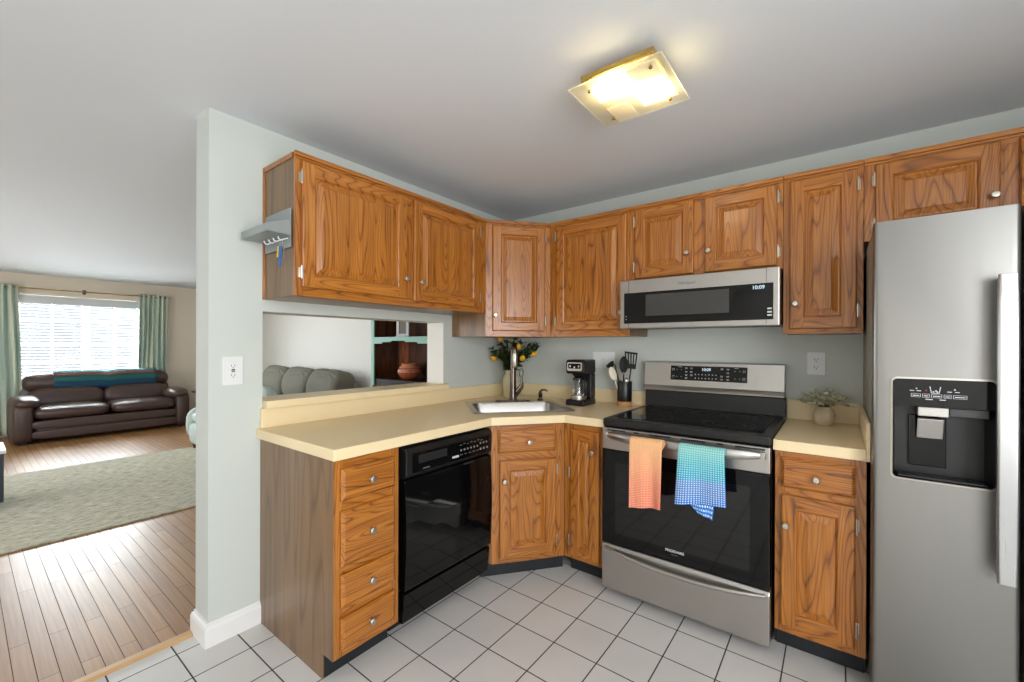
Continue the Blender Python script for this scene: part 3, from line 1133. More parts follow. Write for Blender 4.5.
# ------------------------------------------------------------------ refrigerator
FX, FYF = 2.2575, -0.765
fr_ = thing('refrigerator', 'tall stainless side-by-side refrigerator with black ice dispenser', 'refrigerator', (FX, -0.02, 0))
FWd, FH = 0.91, 1.735
MB().box(0.002, FWd, -0.665, 0.0, 0.03, FH).build('body', 'steel_dull', fr_)
D0 = FYF + 0.02       # local y of the door fronts
DOORW = 0.352


def fridge_door(x0, x1, name, cut=None):
    mb = MB()
    z0, z1 = 0.07, 1.748
    r = 0.014
    prof = []
    n = 5
    for k in range(n + 1):
        a = PI / 2 * k / n
        prof.append((x0 + r - r * math.cos(a), D0 + r - r * math.sin(a)))
    prof2 = [(x0 + x1 - x, y) for x, y in prof][::-1]
    back = -0.670
    if not cut:
        mb.prism([(x0, back)] + prof + prof2 + [(x1, back)], z0, z1)
        for f in mb.bm.faces:
            f.smooth = abs(f.normal.z) < 0.5 if f.normal.length else False
        return mb
    # with a rounded opening in the front face
    cx0, cx1, cz0, cz1 = cut
    xs = [x0] + [p[0] for p in prof]
    # strips left and right of the flat front
    fl_, fr2 = prof[-1][0], prof2[0][0]
    seq_l = [(x0, back)] + prof
    seq_r = prof2 + [(x1, back)]
    for seq in (seq_l, seq_r):
        for a, b in zip(seq, seq[1:]):
            mb.f([mb.v((a[0], a[1], z0)), mb.v((b[0], b[1], z0)), mb.v((b[0], b[1], z1)), mb.v((a[0], a[1], z1))], 0, True)
    full = seq_l + seq_r
    for z in (z0, z1):
        mb.f([mb.v((x, y, z)) for x, y in full])
    mb.f([mb.v((x0, back, z0)), mb.v((x1, back, z0)), mb.v((x1, back, z1)), mb.v((x0, back, z1))])
    # front face with hole
    o_ = [(fl_, z0), (fr2, z0), (fr2, z1), (fl_, z1)]
    h_ = rrect(cx1 - cx0, cz1 - cz0, 0.016, 5, (cx0 + cx1) / 2, (cz0 + cz1) / 2)
    tri = geometry.tessellate_polygon([[Vector((x, z, 0)) for x, z in o_], [Vector((x, z, 0)) for x, z in h_]])
    pts = [mb.v((x, D0, z)) for x, z in o_ + h_]
    for t_ in tri:
        mb.f([pts[i] for i in t_])
    n = len(h_)
    for i in range(n):
        a, b = h_[i], h_[(i + 1) % n]
        mb.f([mb.v((a[0], D0, a[1])), mb.v((b[0], D0, b[1])), mb.v((b[0], D0 + 0.070, b[1])), mb.v((a[0], D0 + 0.070, a[1]))])
    return mb


cx0, cx1, cz0, cz1 = 0.050, 0.301, 0.846, 1.196
fd = fridge_door(0.0, DOORW, 'freezer_door', (cx0, cx1, cz0, cz1)).build('freezer_door', 'steel_v', fr_)
rd = fridge_door(DOORW + 0.008, FWd + 0.002, 'door').build('refrigerator_door', 'steel_v', fr_)
MB().box(0.01, FWd - 0.01, -0.70, -0.60, 0.012, 0.062).build('kick_grille', 'black', fr_)
for x, y in ((0.06, -0.60), (FWd - 0.06, -0.60), (0.06, -0.06), (FWd - 0.06, -0.06)):
    MB().lathe([(0.02, 0.0005), (0.02, 0.031)], (x, y, 0), 12).build('foot', 'black_matte', fr_)
# dispenser
mb = MB()
ri = rrect(cx1 - cx0 - 0.006, cz1 - cz0 - 0.006, 0.014, 5, (cx0 + cx1) / 2, (cz0 + cz1) / 2)
ro = rrect(cx1 - cx0 + 0.006, cz1 - cz0 + 0.006, 0.018, 5, (cx0 + cx1) / 2, (cz0 + cz1) / 2)
n = len(ri)
va = [mb.v((x, D0 - 0.003, z)) for x, z in ro]
vb = [mb.v((x, D0 - 0.004, z)) for x, z in ri]
vc = [mb.v((x, D0 + 0.003, z)) for x, z in ri]
vd = [mb.v((x, D0 - 0.0002, z)) for x, z in ro]
for k in range(n):
    k2 = (k + 1) % n
    mb.f([va[k], va[k2], vb[k2], vb[k]])
    mb.f([vb[k], vb[k2], vc[k2], vc[k]])
    mb.f([vd[k], vd[k2], va[k2], va[k]])
dis = mb.build('dispenser_frame', 'chrome', fd, label='thin bright rim of the dispenser')
mb = MB()
xa, xb, za, zb = cx0 + 0.003, cx1 - 0.003, cz0 + 0.003, cz1 - 0.003
zp = 1.100          # lower edge of the control panel
inn = [(xa, D0 + 0.004), (xa + 0.012, D0 + 0.070), (xb - 0.012, D0 + 0.070), (xb, D0 + 0.004)]
for a, b in zip(inn, inn[1:]):
    mb.f([mb.v((a[0], a[1], za)), mb.v((b[0], b[1], za)), mb.v((b[0], b[1], zp)), mb.v((a[0], a[1], zp))])
mb.f([mb.v((x, y, za)) for x, y in inn])
mb.f([mb.v((x, y, zp)) for x, y in inn])
mb.build('dispenser_recess', 'black', fd, label='deep black dispenser recess')
mb = MB().extrude_xz([(x, z) for x, z in rrect(xb - xa, zb - zp, 0.012, 4, (xa + xb) / 2, (zp + zb) / 2)], D0 - 0.003, D0 + 0.03)
yy0, yy1 = D0 - 0.0038, D0 - 0.0029
for k, (wd) in enumerate((0.024, 0.018, 0.026, 0.018, 0.032)):
    x = 0.100 + 0.0 + sum((0.024, 0.018, 0.026, 0.018, 0.032)[:k]) + 0.004 * k
    for (p, q, r_, s_) in ((x, x + wd, 1.1315, 1.1325), (x, x + wd, 1.1425, 1.1435), (x, x + 0.0012, 1.132, 1.143), (x + wd - 0.0012, x + wd, 1.132, 1.143)):
        mb.box(p, q, yy0, yy1, r_, s_, 1)
    mb.box(x + 0.004, x + wd - 0.004, yy0, yy1, 1.1355, 1.1385, 1)
for x, wd in ((0.136, 0.018), (0.170, 0.015)):
    mb.box(x, x + wd, yy0, yy1, 1.124, 1.127, 1)
for x, z in ((0.097, 1.152), (0.114, 1.152), (0.188, 1.152), (0.206, 1.152)):
    mb.box(x, x + 0.011, yy0, yy1, z, z + 0.0025, 1)
for x in (0.112, 0.204):
    mb.box(x, x + 0.004, yy0, yy1, 1.159, 1.163, 1)
# glass-of-ice symbol
mb.extrude_xz([(0.1455, 1.169), (0.1480, 1.169), (0.1515, 1.1475), (0.1495, 1.1475)], yy0, yy1, 1)
mb.extrude_xz([(0.1715, 1.169), (0.1740, 1.169), (0.1700, 1.1475), (0.1680, 1.1475)], yy0, yy1, 1)
mb.box(0.1495, 0.170, yy0, yy1, 1.1462, 1.1485, 1)
for x, z in ((0.1535, 1.150), (0.1595, 1.153), (0.163, 1.1495)):
    mb.box(x, x + 0.004, yy0, yy1, z, z + 0.004, 1)
pan = mb.build('dispenser_panel', ['black_gloss', 'ink_light'], fd, label='black panel with pale symbols and key outlines')
MB().box(0.1355, 0.1395, yy0, yy1, 1.1535, 1.1575).build('indicator', 'red_light', pan, label='small red indicator')
MB().box(0.118, 0.195, D0 + 0.008, D0 + 0.05, 1.066, 1.099).build('spout_cover', 'steel', fd, bevel=0.003)
MB().box(0.1955, xb - 0.012, D0 + 0.010, D0 + 0.05, 1.070, 1.099).build('spout_cover', plain('dark_grey_plastic', (58, 58, 58), 0.3), fd, bevel=0.003)
mb = MB()
mb.extrude_yz([(D0 + 0.03, 1.060), (D0 + 0.022, 1.055), (D0 + 0.046, 0.985), (D0 + 0.051, 0.985)], 0.119, 0.186)
mb.build('paddle', 'steel', fd, bevel=0.003, label='steel dispensing paddle')
MB().box(0.100, 0.196, D0 + 0.058, D0 + 0.069, 0.885, 1.065).build('back_plate', 'black_gloss', fd, bevel=0.003)
MB().box(xa + 0.014, xb - 0.014, D0 + 0.010, D0 + 0.066, za + 0.001, za + 0.009).build('drip_tray', 'black', fd, bevel=0.002)


def flat_handle(parent, x0, x1, z0, z1):
    mb = MB()
    yb, yf_ = D0 - 0.052, D0 - 0.066
    xm = (x0 + x1) / 2
    # long bar, slightly tapered at its ends, front bowed
    secs = []
    for k in range(13):
        s = k / 12
        z = z0 + (z1 - z0) * s
        e = 1 - 0.10 * abs(2 * s - 1) ** 4
        hw = (x1 - x0) / 2 * e
        ring = [(xm - hw, yb), (xm - hw, yf_ + 0.004), (xm - hw * 0.8, yf_), (xm + hw * 0.8, yf_), (xm + hw, yf_ + 0.004), (xm + hw, yb)]
        secs.append([mb.v((x, y, z)) for x, y in ring])
    for a, b in zip(secs, secs[1:]):
        for k in range(6):
            mb.f([a[k], a[(k + 1) % 6], b[(k + 1) % 6], b[k]])
    mb.f(secs[0][::-1])
    mb.f(secs[-1])
    for z in (z0 + 0.03, z1 - 0.03):
        mb.box(xm - 0.013, xm + 0.013, yb - 0.001, D0 + 0.0005, z - 0.024, z + 0.024)
    return mb.build('handle', 'steel_bright', parent, bevel=0.0015)


M['steel_bright'] = brushed('bright_satin_handle', (186, 186, 186), 0.28, (160, 160, 3))
flat_handle(fd, 0.288, 0.334, 0.578, 1.527)
flat_handle(rd, DOORW + 0.026, DOORW + 0.072, 0.578, 1.527)

# ------------------------------------------------------------------ sink, faucet, things on the worktop
sk = thing('kitchen_sink', 'stainless single-bowl sink set diagonally into the corner worktop', 'sink', (scx, scy, ZK), SA)
mb = MB()
loops = []
for wd, dp, r, z, cy in ((0.624, 0.564, 0.045, 0.0008, 0), (0.618, 0.558, 0.043, 0.0045, 0), (0.600, 0.540, 0.04, 0.0045, 0), (0.555, 0.420, 0.05, 0.0035, -0.045), (0.545, 0.410, 0.055, -0.006, -0.045),
                         (0.530, 0.395, 0.06, -0.10, -0.045), (0.510, 0.375, 0.07, -0.158, -0.045), (0.45, 0.32, 0.06, -0.170, -0.045)):
    loops.append([mb.v((x, y, z)) for x, y in rrect(wd, dp, r, 6, 0, cy)])
for a, b in zip(loops, loops[1:]):
    n = len(a)
    for k in range(n):
        mb.f([a[k], a[(k + 1) % n], b[(k + 1) % n], b[k]], 0, True)
mb.f(loops[-1])
mb.build('basin', 'steel', sk, sharp=35)
MB().lathe([(0.045, -0.1695), (0.040, -0.168), (0.012, -0.1685), (0, -0.1665)], (0, -0.045, 0), 24).build('drain', 'chrome', sk)

fa = thing('kitchen_faucet', 'dark nickel pull-down faucet standing behind the sink bowl', 'faucet', (*sw(0.022, 0.222), ZK + 0.0045), SA)
MB().prism(rrect(0.24, 0.055, 0.027, 8), 0.0003, 0.007).build('deck_plate', 'nickel_dark', fa, bevel=0.002)
mb = MB()
pts = [(0, 0, 0.006), (0, 0, 0.012), (0, 0, 0.06), (0, 0, 0.20), (0, 0, 0.35)]
rad = [0.030, 0.027, 0.024, 0.021, 0.018]
for k in range(1, 9):
    a = PI * k / 8
    pts.append((0, -0.030 + 0.030 * math.cos(a), 0.35 + 0.042 * math.sin(a)))
    rad.append(0.0165)
pts.append((0, -0.060, 0.335))
rad.append(0.0165)
mb.tube(pts, rad, 16)
mb.build('spout', 'nickel_dark', fa)
MB().tube([(0, -0.060, 0.334), (0, -0.061, 0.32), (0, -0.063, 0.245), (0, -0.063, 0.236)], [0.0165, 0.0175, 0.0185, 0.014], 16).build('spray_head', 'chrome', fa, label='brighter pull-down spray head')
mb = MB()
mb.tube([(0.012, 0, 0.055), (0.032, -0.004, 0.078), (0.052, -0.006, 0.105), (0.062, -0.006, 0.135), (0.062, -0.006, 0.165)], [0.013, 0.012, 0.009, 0.007, 0.006], 10)
lp = []
for k in range(17):
    a = 2 * PI * k / 16
    lp.append((0.058 + 0.013 * math.sin(a) * (1.0), -0.006, 0.195 - 0.032 * math.cos(a)))
mb.tube(lp, 0.0038, 8)
mb.tube([(0.018, 0, 0.030), (0.045, 0, 0.060), (0.068, -0.004, 0.095), (0.072, -0.006, 0.13)], [0.010, 0.008, 0.007, 0.004], 8)
mb.build('handle', 'nickel_dark', fa, label='looped lever handle')

sd = thing('soap_dispenser', 'small dark nickel soap pump at the right rear of the sink', 'soap dispenser', (*sw(0.222, 0.226), ZK + 0.0045), SA)
MB().lathe([(0.022, 0.0003), (0.022, 0.005), (0.014, 0.010), (0.012, 0.030), (0.014, 0.034), (0.014, 0.052), (0.008, 0.056)], (0, 0, 0), 18).build('base', 'nickel_dark', sd)
MB().tube([(0, 0, 0.052), (0, 0, 0.062), (0.008, -0.004, 0.072), (0.026, -0.010, 0.076), (0.042, -0.014, 0.070), (0.047, -0.016, 0.062)], [0.009, 0.009, 0.008, 0.007, 0.006, 0.005], 10).build('pump_spout', 'nickel_dark', sd)

VX, VY = 0.180, -0.205
vs = thing('vase', 'tall cream ceramic vase behind the faucet in the corner', 'vase', (VX, VY, ZK))
MB().lathe([(0.001, 0.0005), (0.050, 0.0005), (0.054, 0.006), (0.056, 0.06), (0.058, 0.12), (0.054, 0.155), (0.044, 0.172), (0.036, 0.180), (0.036, 0.197), (0.041, 0.203), (0.038, 0.205), (0.031, 0.198), (0.030, 0.178), (0.040, 0.16), (0.044, 0.10), (0.040, 0.02), (0, 0.015)], (0, 0, 0), 36, cap=False).build('vase_body', 'cream', vs)


def leaf(mb, base, d, length, width, mi=0, droop=0.3, up=None):
    d = Vector(d).normalized()
    up = Vector(up or (0, 0, 1))
    s = d.cross(up)
    if s.length < 0.05:
        s = Vector((1, 0, 0))
    s.normalize()
    s = (Matrix.Rotation(random.uniform(-0.8, 0.8), 3, d) @ s).normalized()
    nn = s.cross(d)
    prev = None
    for k in range(5):
        t_ = k / 4
        wd = width * math.sin(PI * min(1, 0.08 + t_ * 0.92)) ** 0.8 * 0.5 + 0.0002
        c = Vector(base) + d * length * t_ + Vector((0, 0, -1)) * droop * length * t_ * t_
        row = [mb.v(c - s * wd + nn * wd * 0.25), mb.v(c), mb.v(c + s * wd + nn * wd * 0.25)]
        if prev:
            for i in range(2):
                mb.f([prev[i], prev[i + 1], row[i + 1], row[i]], mi, True)
        prev = row


lb = thing('lemon_branches', 'leafy branches with yellow lemons standing in the cream vase', 'plant', (VX, VY, ZK + 0.02))
random.seed(11)
tops = [(-0.10, -0.02, 0.29), (-0.13, 0.01, 0.34), (-0.06, 0.03, 0.37), (-0.03, -0.03, 0.385), (0.03, 0.02, 0.41), (0.08, -0.02, 0.38), (0.13, 0.0, 0.36), (0.17, -0.01, 0.36), (0.19, 0.02, 0.33), (0.10, -0.05, 0.33), (0.02, -0.07, 0.34), (-0.07, -0.06, 0.32), (0.21, 0.05, 0.37), (0.05, 0.05, 0.34)]
sm, lf = MB(), MB()
for tx, ty, tz in tops:
    # offsets are laid out along the diagonal that crosses the corner
    ex, ey = tx * 0.80 - ty * 0.6, tx * 0.62 + ty * 0.8
    ex = max(ex, -0.115)
    ey = min(ey, 0.155)
    p0, p1, p2 = Vector((0, 0, 0.0)), Vector((ex * 0.12, ey * 0.12, 0.19)), Vector((ex, ey, tz))
    pts = [p0.lerp(p1, k / 3) for k in range(3)] + [(p1 * (1 - s) ** 2 + (p1 + Vector((ex * 0.2, ey * 0.2, 0.08))) * 2 * s * (1 - s) + p2 * s * s) for s in [k / 6 for k in range(7)]]
    sm.tube(pts, [0.0022] * len(pts), 5)
    for k in range(3, len(pts)):
        for q in range(5):
            d = Vector((random.uniform(-1, 1), random.uniform(-1, 1), random.uniform(-0.5, 0.7))) + (p2 - p1).normalized() * 0.8
            c = pts[k].copy()
            tip = c + d.normalized() * 0.055
            if VX + tip.x < 0.012:
                d.x = abs(d.x)
            if VY + tip.y > -0.012:
                d.y = -abs(d.y)
            leaf(lf, c, d, random.uniform(0.045, 0.072), random.uniform(0.016, 0.025), 0, 0.25)
sm.build('stems', 'stem', lb)
lf.build('foliage', 'leaf', lb)
for (x, y, z), s in (((0.062, -0.255, 1.211), 1.2), ((0.285, -0.245, 1.297), 1.1), ((0.322, -0.245, 1.213), 1.05), ((0.405, -0.215, 1.244), 1.0), ((0.105, -0.235, 1.356), 1.0)):
    mb = MB().lathe([(0, -0.026), (0.006, -0.024), (0.015, -0.016), (0.020, 0), (0.015, 0.016), (0.006, 0.024), (0, 0.027)], (0, 0, 0), 16)
    rot = Matrix.Rotation(random.uniform(0.4, 1.3), 4, Vector((random.uniform(-1, 1), random.uniform(-1, 1), 0.1)))
    mb.bm.transform(Matrix.Translation((x - VX, y - VY, z - ZK - 0.02)) @ rot @ Matrix.Scale(s, 4))
    mb.build('lemon', 'lemon', lb, label='ripe yellow lemon')

# coffee maker
CA = R(3)
cm = thing('coffee_maker', 'black drip coffee maker with glass carafe standing beside the sink', 'coffee maker', (0.795, -0.230, ZK), CA)
cm.scale = (0.89, 0.94, 1.12)
hw = 0.075
mb = MB()
mb.extrude_yz([(-0.10, 0.0008), (0.10, 0.0008), (0.10, 0.034), (-0.085, 0.034), (-0.10, 0.028)], -hw, hw)
mb.build('base', 'black', cm, bevel=0.006)
mb = MB()
mb.extrude_yz([(0.028, 0.034), (0.10, 0.034), (0.10, 0.185), (0.028, 0.185)], -hw + 0.002, hw - 0.002)
mb.build('water_tank', 'black', cm, bevel=0.008)
mb = MB()
mb.extrude_yz([(-0.095, 0.196), (-0.088, 0.186), (0.10, 0.185), (0.10, 0.262), (0.092, 0.268), (-0.085, 0.268), (-0.10, 0.255)], -hw, hw)
hd = mb.build('brew_head', 'black', cm, bevel=0.010, segs=3)
MB().lathe([(0.030, 0.166), (0.042, 0.175), (0.048, 0.1855)], (0, -0.035, 0), 24).build('filter_cone', 'black', cm)
mb = MB().extrude_xz(rrect(0.118, 0.050, 0.008, 4, 0, 0.229), -0.105, -0.0975)
bz = mb.build('control_bezel', 'chrome', hd, bevel=0.001, label='silver control bezel')
MB().extrude_xz(rrect(0.100, 0.030, 0.004, 4, 0, 0.232), -0.1062, -0.1045).build('control_face', 'black_gloss', bz)
for x in (-0.034, 0.0, 0.034):
    MB().lathe([(0.006, 0), (0.006, -0.0015), (0.0045, -0.003), (0, -0.003)], (x, -0.106, 0.231 if x else 0.225), 12, 'y').build('button', 'ink_light', bz)
ca = MB().lathe([(0.001, 0.038), (0.048, 0.038), (0.055, 0.046), (0.058, 0.070), (0.054, 0.105), (0.043, 0.135), (0.041, 0.148)], (0, -0.035, 0), 32, cap=False).build('carafe', 'glass', cm, label='clear glass carafe')
MB().lathe([(0.0425, 0.146), (0.0435, 0.154), (0.040, 0.162), (0.001, 0.164)], (0, -0.035, 0), 28).build('lid', 'black', ca)
MB().lathe([(0.0585, 0.040), (0.0588, 0.047), (0.0592, 0.055), (0.0590, 0.056), (0.0575, 0.056)], (0, -0.035, 0), 28, cap=False).build('band', 'chrome', ca)
MB().tube([(0.040, -0.050, 0.150), (0.064, -0.068, 0.152), (0.076, -0.076, 0.138), (0.075, -0.076, 0.10), (0.068, -0.070, 0.068), (0.054, -0.052, 0.060)], [0.007, 0.008, 0.009, 0.009, 0.008, 0.006], 10).build('handle', 'black', ca, label='black carafe handle')
MB().lathe([(0.05, 0.0345), (0.05, 0.0372), (0.001, 0.0372)], (0, -0.035, 0), 24).build('hot_plate', 'steel', cm)

# utensil crock
UX, UY = 1.055, -0.118
uc = thing('utensil_crock', 'black utensil crock with a pale wooden foot beside the range', 'utensil holder', (UX, UY, ZK))
MB().lathe([(0.001, 0.0005), (0.047, 0.0005), (0.049, 0.003), (0.049, 0.030), (0.046, 0.0325), (0.001, 0.0325)], (0, 0, 0), 32, cap=False).build('wooden_foot', 'crock_wood', uc, label='pale wooden foot')
MB().lathe([(0.001, 0.033), (0.046, 0.033), (0.047, 0.036), (0.047, 0.160), (0.0455, 0.163), (0.044, 0.160), (0.043, 0.040), (0.001, 0.038)], (0, 0, 0), 32, cap=False).build('pot', 'black', uc)
M['white_silicone'] = plain('white_silicone', (224, 214, 196), 0.5)


def utensil(name, label, p0, p1, rad, mat):
    """handle from p0 (inside the crock) to p1; returns root and the frame at the top"""
    root = thing(name, label, 'utensil', (UX + p0[0], UY + p0[1], ZK + 0.042), 0, 'utensils standing in the black crock')
    a, b = Vector((0, 0, 0)), Vector((p1[0] - p0[0], p1[1] - p0[1], p1[2] - 0.042))
    MB().tube([a, b], rad, 10).build('handle', mat, root)
    d = b.normalized()
    # head frame: z along the handle, y facing the room
    y = Vector((0.35, -0.94, 0))
    y = (y - d * y.dot(d)).normalized()
    x = y.cross(d) * -1
    x = d.cross(y) * -1
    fm = Matrix.Translation(b) @ Matrix((x, y, d)).transposed().to_4x4()
    return root, fm


def oval_head(root, fm, hw_, hl, depth, mat, z0=0.0):
    mb = MB()
    rows = []
    n = 16
    for ring in range(5):
        s = ring / 4
        rows.append([mb.v((hw_ * s * math.cos(2 * PI * k / n), -depth * (1 - s * s), z0 + hl + hl * s * math.sin(2 * PI * k / n))) for k in range(n)] if ring else [mb.v((0, -depth, z0 + hl))])
    for a, b in zip(rows, rows[1:]):
        for k in range(n):
            k2 = (k + 1) % n
            mb.f([a[0], b[k], b[k2]] if len(a) == 1 else [a[k], a[k2], b[k2], b[k]], 0, True)
    mb.bm.transform(fm)
    return mb.build('head', mat, root, solid=0.003)


# slotted turner
ro, fm = utensil('slotted_turner', 'black slotted turner leaning right in the utensil crock', (0.012, 0.010), (0.040, 0.006, 0.245), 0.005, 'black')
mb = MB()
hw0, hw1, hh = 0.030, 0.041, 0.108
bars = 5


def tp(u, v):
    hw_ = hw0 + (hw1 - hw0) * v
    return (u * hw_ + 0.012 * v, 0.010 * v * v, v * hh)


def tq(u0, u1, v0, v1):
    mb.f([mb.v(tp(u0, v0)), mb.v(tp(u1, v0)), mb.v(tp(u1, v1)), mb.v(tp(u0, v1))])


tq(-1, 1, 0, 0.28)
tq(-1, 1, 0.90, 1)
for k in range(bars):
    u0 = -1 + k * (2 / (bars - 0.5))
    tq(u0, min(1, u0 + 1.0 / (bars - 0.5)), 0.28, 0.90)
mb.bm.transform(fm)
mb.build('head', 'black_matte', ro, solid=0.003)
ro, fm = utensil('serving_spoon', 'large black solid spoon upright in the utensil crock', (-0.004, -0.008), (-0.002, -0.010, 0.215), 0.005, 'black')
oval_head(ro, fm, 0.028, 0.055, 0.010, 'black_matte')
ro, fm = utensil('ladle', 'black ladle leaning left over the utensil crock rim', (-0.014, 0.012), (-0.070, 0.000, 0.272), 0.005, 'black')
mb = MB()
mb.lathe([(0.0, -0.026), (0.018, -0.022), (0.028, -0.010), (0.031, 0.004), (0.029, 0.004), (0.024, -0.010), (0.0, -0.020)], (-0.025, 0, 0.018), 20, cap=False)
mb.bm.transform(Matrix.Translation(fm.translation) @ Matrix.Rotation(R(-35), 4, 'Y') @ Matrix.Rotation(R(25), 4, 'X'))
mb.build('head', 'black', ro)
ro, fm = utensil('silicone_spatula', 'white spoon-shaped spatula at the left of the utensil crock', (-0.016, -0.018), (-0.054, -0.030, 0.166), 0.0045, 'white_silicone')
oval_head(ro, fm, 0.023, 0.046, 0.006, 'white_silicone')
ro, fm = utensil('wooden_spoon', 'wooden spoon behind the black spoon in the crock', (-0.010, 0.020), (-0.022, 0.022, 0.225), 0.0055, 'crock_wood')
oval_head(ro, fm, 0.019, 0.032, 0.006, 'crock_wood')
tg = thing('tongs', 'metal tongs with a looped end in the utensil crock', 'utensil', (UX + 0.004, UY - 0.022, ZK + 0.042), 0, 'utensils standing in the black crock')
mb = MB()
mb.tube([(-0.008, 0, 0), (-0.009, -0.004, 0.10), (-0.008, -0.006, 0.15), (0.0, -0.007, 0.178), (0.010, -0.006, 0.165), (0.016, -0.004, 0.135), (0.014, 0, 0.0)], 0.0035, 8)
mb.build('arms', 'chrome', tg)
ro, fm = utensil('measuring_spoon', 'small metal spoon low at the right of the crock', (0.018, -0.014), (0.030, -0.034, 0.158), 0.003, 'chrome')
oval_head(ro, fm, 0.014, 0.018, 0.008, 'chrome')

# small potted plant by the refrigerator
PX, PY = 2.105, -0.135
pt = thing('plant_pot', 'round pale stoneware pot on the worktop beside the refrigerator', 'plant pot', (PX, PY, ZK))
pt.scale = (0.82, 0.82, 0.96)
MB().lathe([(0.001, 0.0005), (0.034, 0.0005), (0.046, 0.012), (0.056, 0.038), (0.056, 0.060), (0.046, 0.082), (0.036, 0.090), (0.036, 0.096), (0.031, 0.095), (0.030, 0.088), (0.04, 0.07), (0.03, 0.06), (0.001, 0.058)], (0, 0, 0), 30, cap=False).build('pot', 'stone', pt)
pl = thing('leafy_plant', 'small sage-green leafy plant growing from the pale pot', 'plant', (PX, PY, ZK + 0.062))
sm, lf = MB(), MB()
random.seed(5)
for k in range(42):
    a = random.uniform(0, 2 * PI)
    e = random.uniform(0.15, 1.3)
    L = random.uniform(0.060, 0.105)
    d = Vector((math.cos(a) * math.cos(e), math.sin(a) * math.cos(e) * 0.75, math.sin(e) * 0.8 + 0.15)).normalized()
    p0 = Vector((d.x * 0.012, d.y * 0.012, 0.0))
    pts = [p0, Vector((d.x * 0.022, d.y * 0.022, 0.034)), Vector((d.x * 0.022, d.y * 0.022, 0.034)) + d * L * 0.5, Vector((d.x * 0.022, d.y * 0.022, 0.034)) + d * L + Vector((0, 0, -0.02))]
    sm.tube(pts, 0.0012, 5)
    for q in range(9):
        s = 0.15 + 0.85 * q / 8
        c = pts[1].lerp(pts[2], min(1, s * 2)) if s < 0.5 else pts[2].lerp(pts[3], s * 2 - 1)
        for side in range(2):
            dd = d * 0.6 + Vector((random.uniform(-1, 1), random.uniform(-1, 1), random.uniform(-0.3, 0.8)))
            if PY + c.y + dd.y * 0.03 > -0.03:
                dd.y = -abs(dd.y)
            leaf(lf, c, dd, random.uniform(0.016, 0.026), random.uniform(0.011, 0.017), 0, 0.1)
sm.build('stems', 'stem', pl)
lf.build('foliage', 'leaf_pale', pl)

# towels over the oven handle
HZ = 0.848


def towel_mat(name, stops, dot):
    mt, nt, b = new_mat(name)
    tc = nt.nodes.new('ShaderNodeTexCoord')
    sx = nt.nodes.new('ShaderNodeSeparateXYZ')
    nt.links.new(tc.outputs['UV'], sx.inputs[0])
    col = ramp(nt, sx.outputs['Y'], [(p, lin(c)) for p, c in stops])
    du = math_node(nt, 'FRACT', math_node(nt, 'MULTIPLY', sx.outputs['X'], dot[0]))
    dv = math_node(nt, 'FRACT', math_node(nt, 'MULTIPLY', sx.outputs['Y'], dot[1]))
    a = math_node(nt, 'LESS_THAN', math_node(nt, 'ABSOLUTE', math_node(nt, 'SUBTRACT', du, 0.5)), 0.25)
    c = math_node(nt, 'LESS_THAN', math_node(nt, 'ABSOLUTE', math_node(nt, 'SUBTRACT', dv, 0.5)), 0.24)
    spot = math_node(nt, 'MULTIPLY', a, c)
    amt = ramp(nt, sx.outputs['Y'], [(0.0, (0.85,) * 3 + (1,)), (0.5, (0.65,) * 3 + (1,)), (1.0, (0.45,) * 3 + (1,))])
    spot = math_node(nt, 'MULTIPLY', spot, amt)
    mx = nt.nodes.new('ShaderNodeMix')
    mx.data_type = 'RGBA'
    nt.links.new(spot, mx.inputs['Factor'])
    nt.links.new(col, mx.inputs['A'])
    mx.inputs['B'].default_value = lin(dot[2])
    nt.links.new(mx.outputs['Result'], b.inputs['Base Color'])
    b.inputs['Roughness'].default_value = 0.9
    bp = nt.nodes.new('ShaderNodeBump')
    bp.inputs['Strength'].default_value = 0.5
    bp.inputs['Distance'].default_value = 0.002
    nt.links.new(spot, bp.inputs['Height'])
    nt.links.new(bp.outputs['Normal'], b.inputs['Normal'])
    return mt


M['towel_orange'] = towel_mat('orange_waffle_towel', [(0.0, (228, 112, 78)), (0.45, (236, 140, 96)), (0.75, (238, 166, 112)), (1.0, (236, 176, 118))], (24, 38, (250, 222, 200)))
M['towel_blue'] = towel_mat('blue_waffle_towel', [(0.0, (26, 116, 205)), (0.10, (40, 128, 206)), (0.13, (72, 128, 196)), (0.42, (86, 142, 200)), (0.50, (30, 160, 190)), (0.78, (70, 178, 190)), (1.0, (120, 192, 186))], (20, 24, (240, 247, 252)))


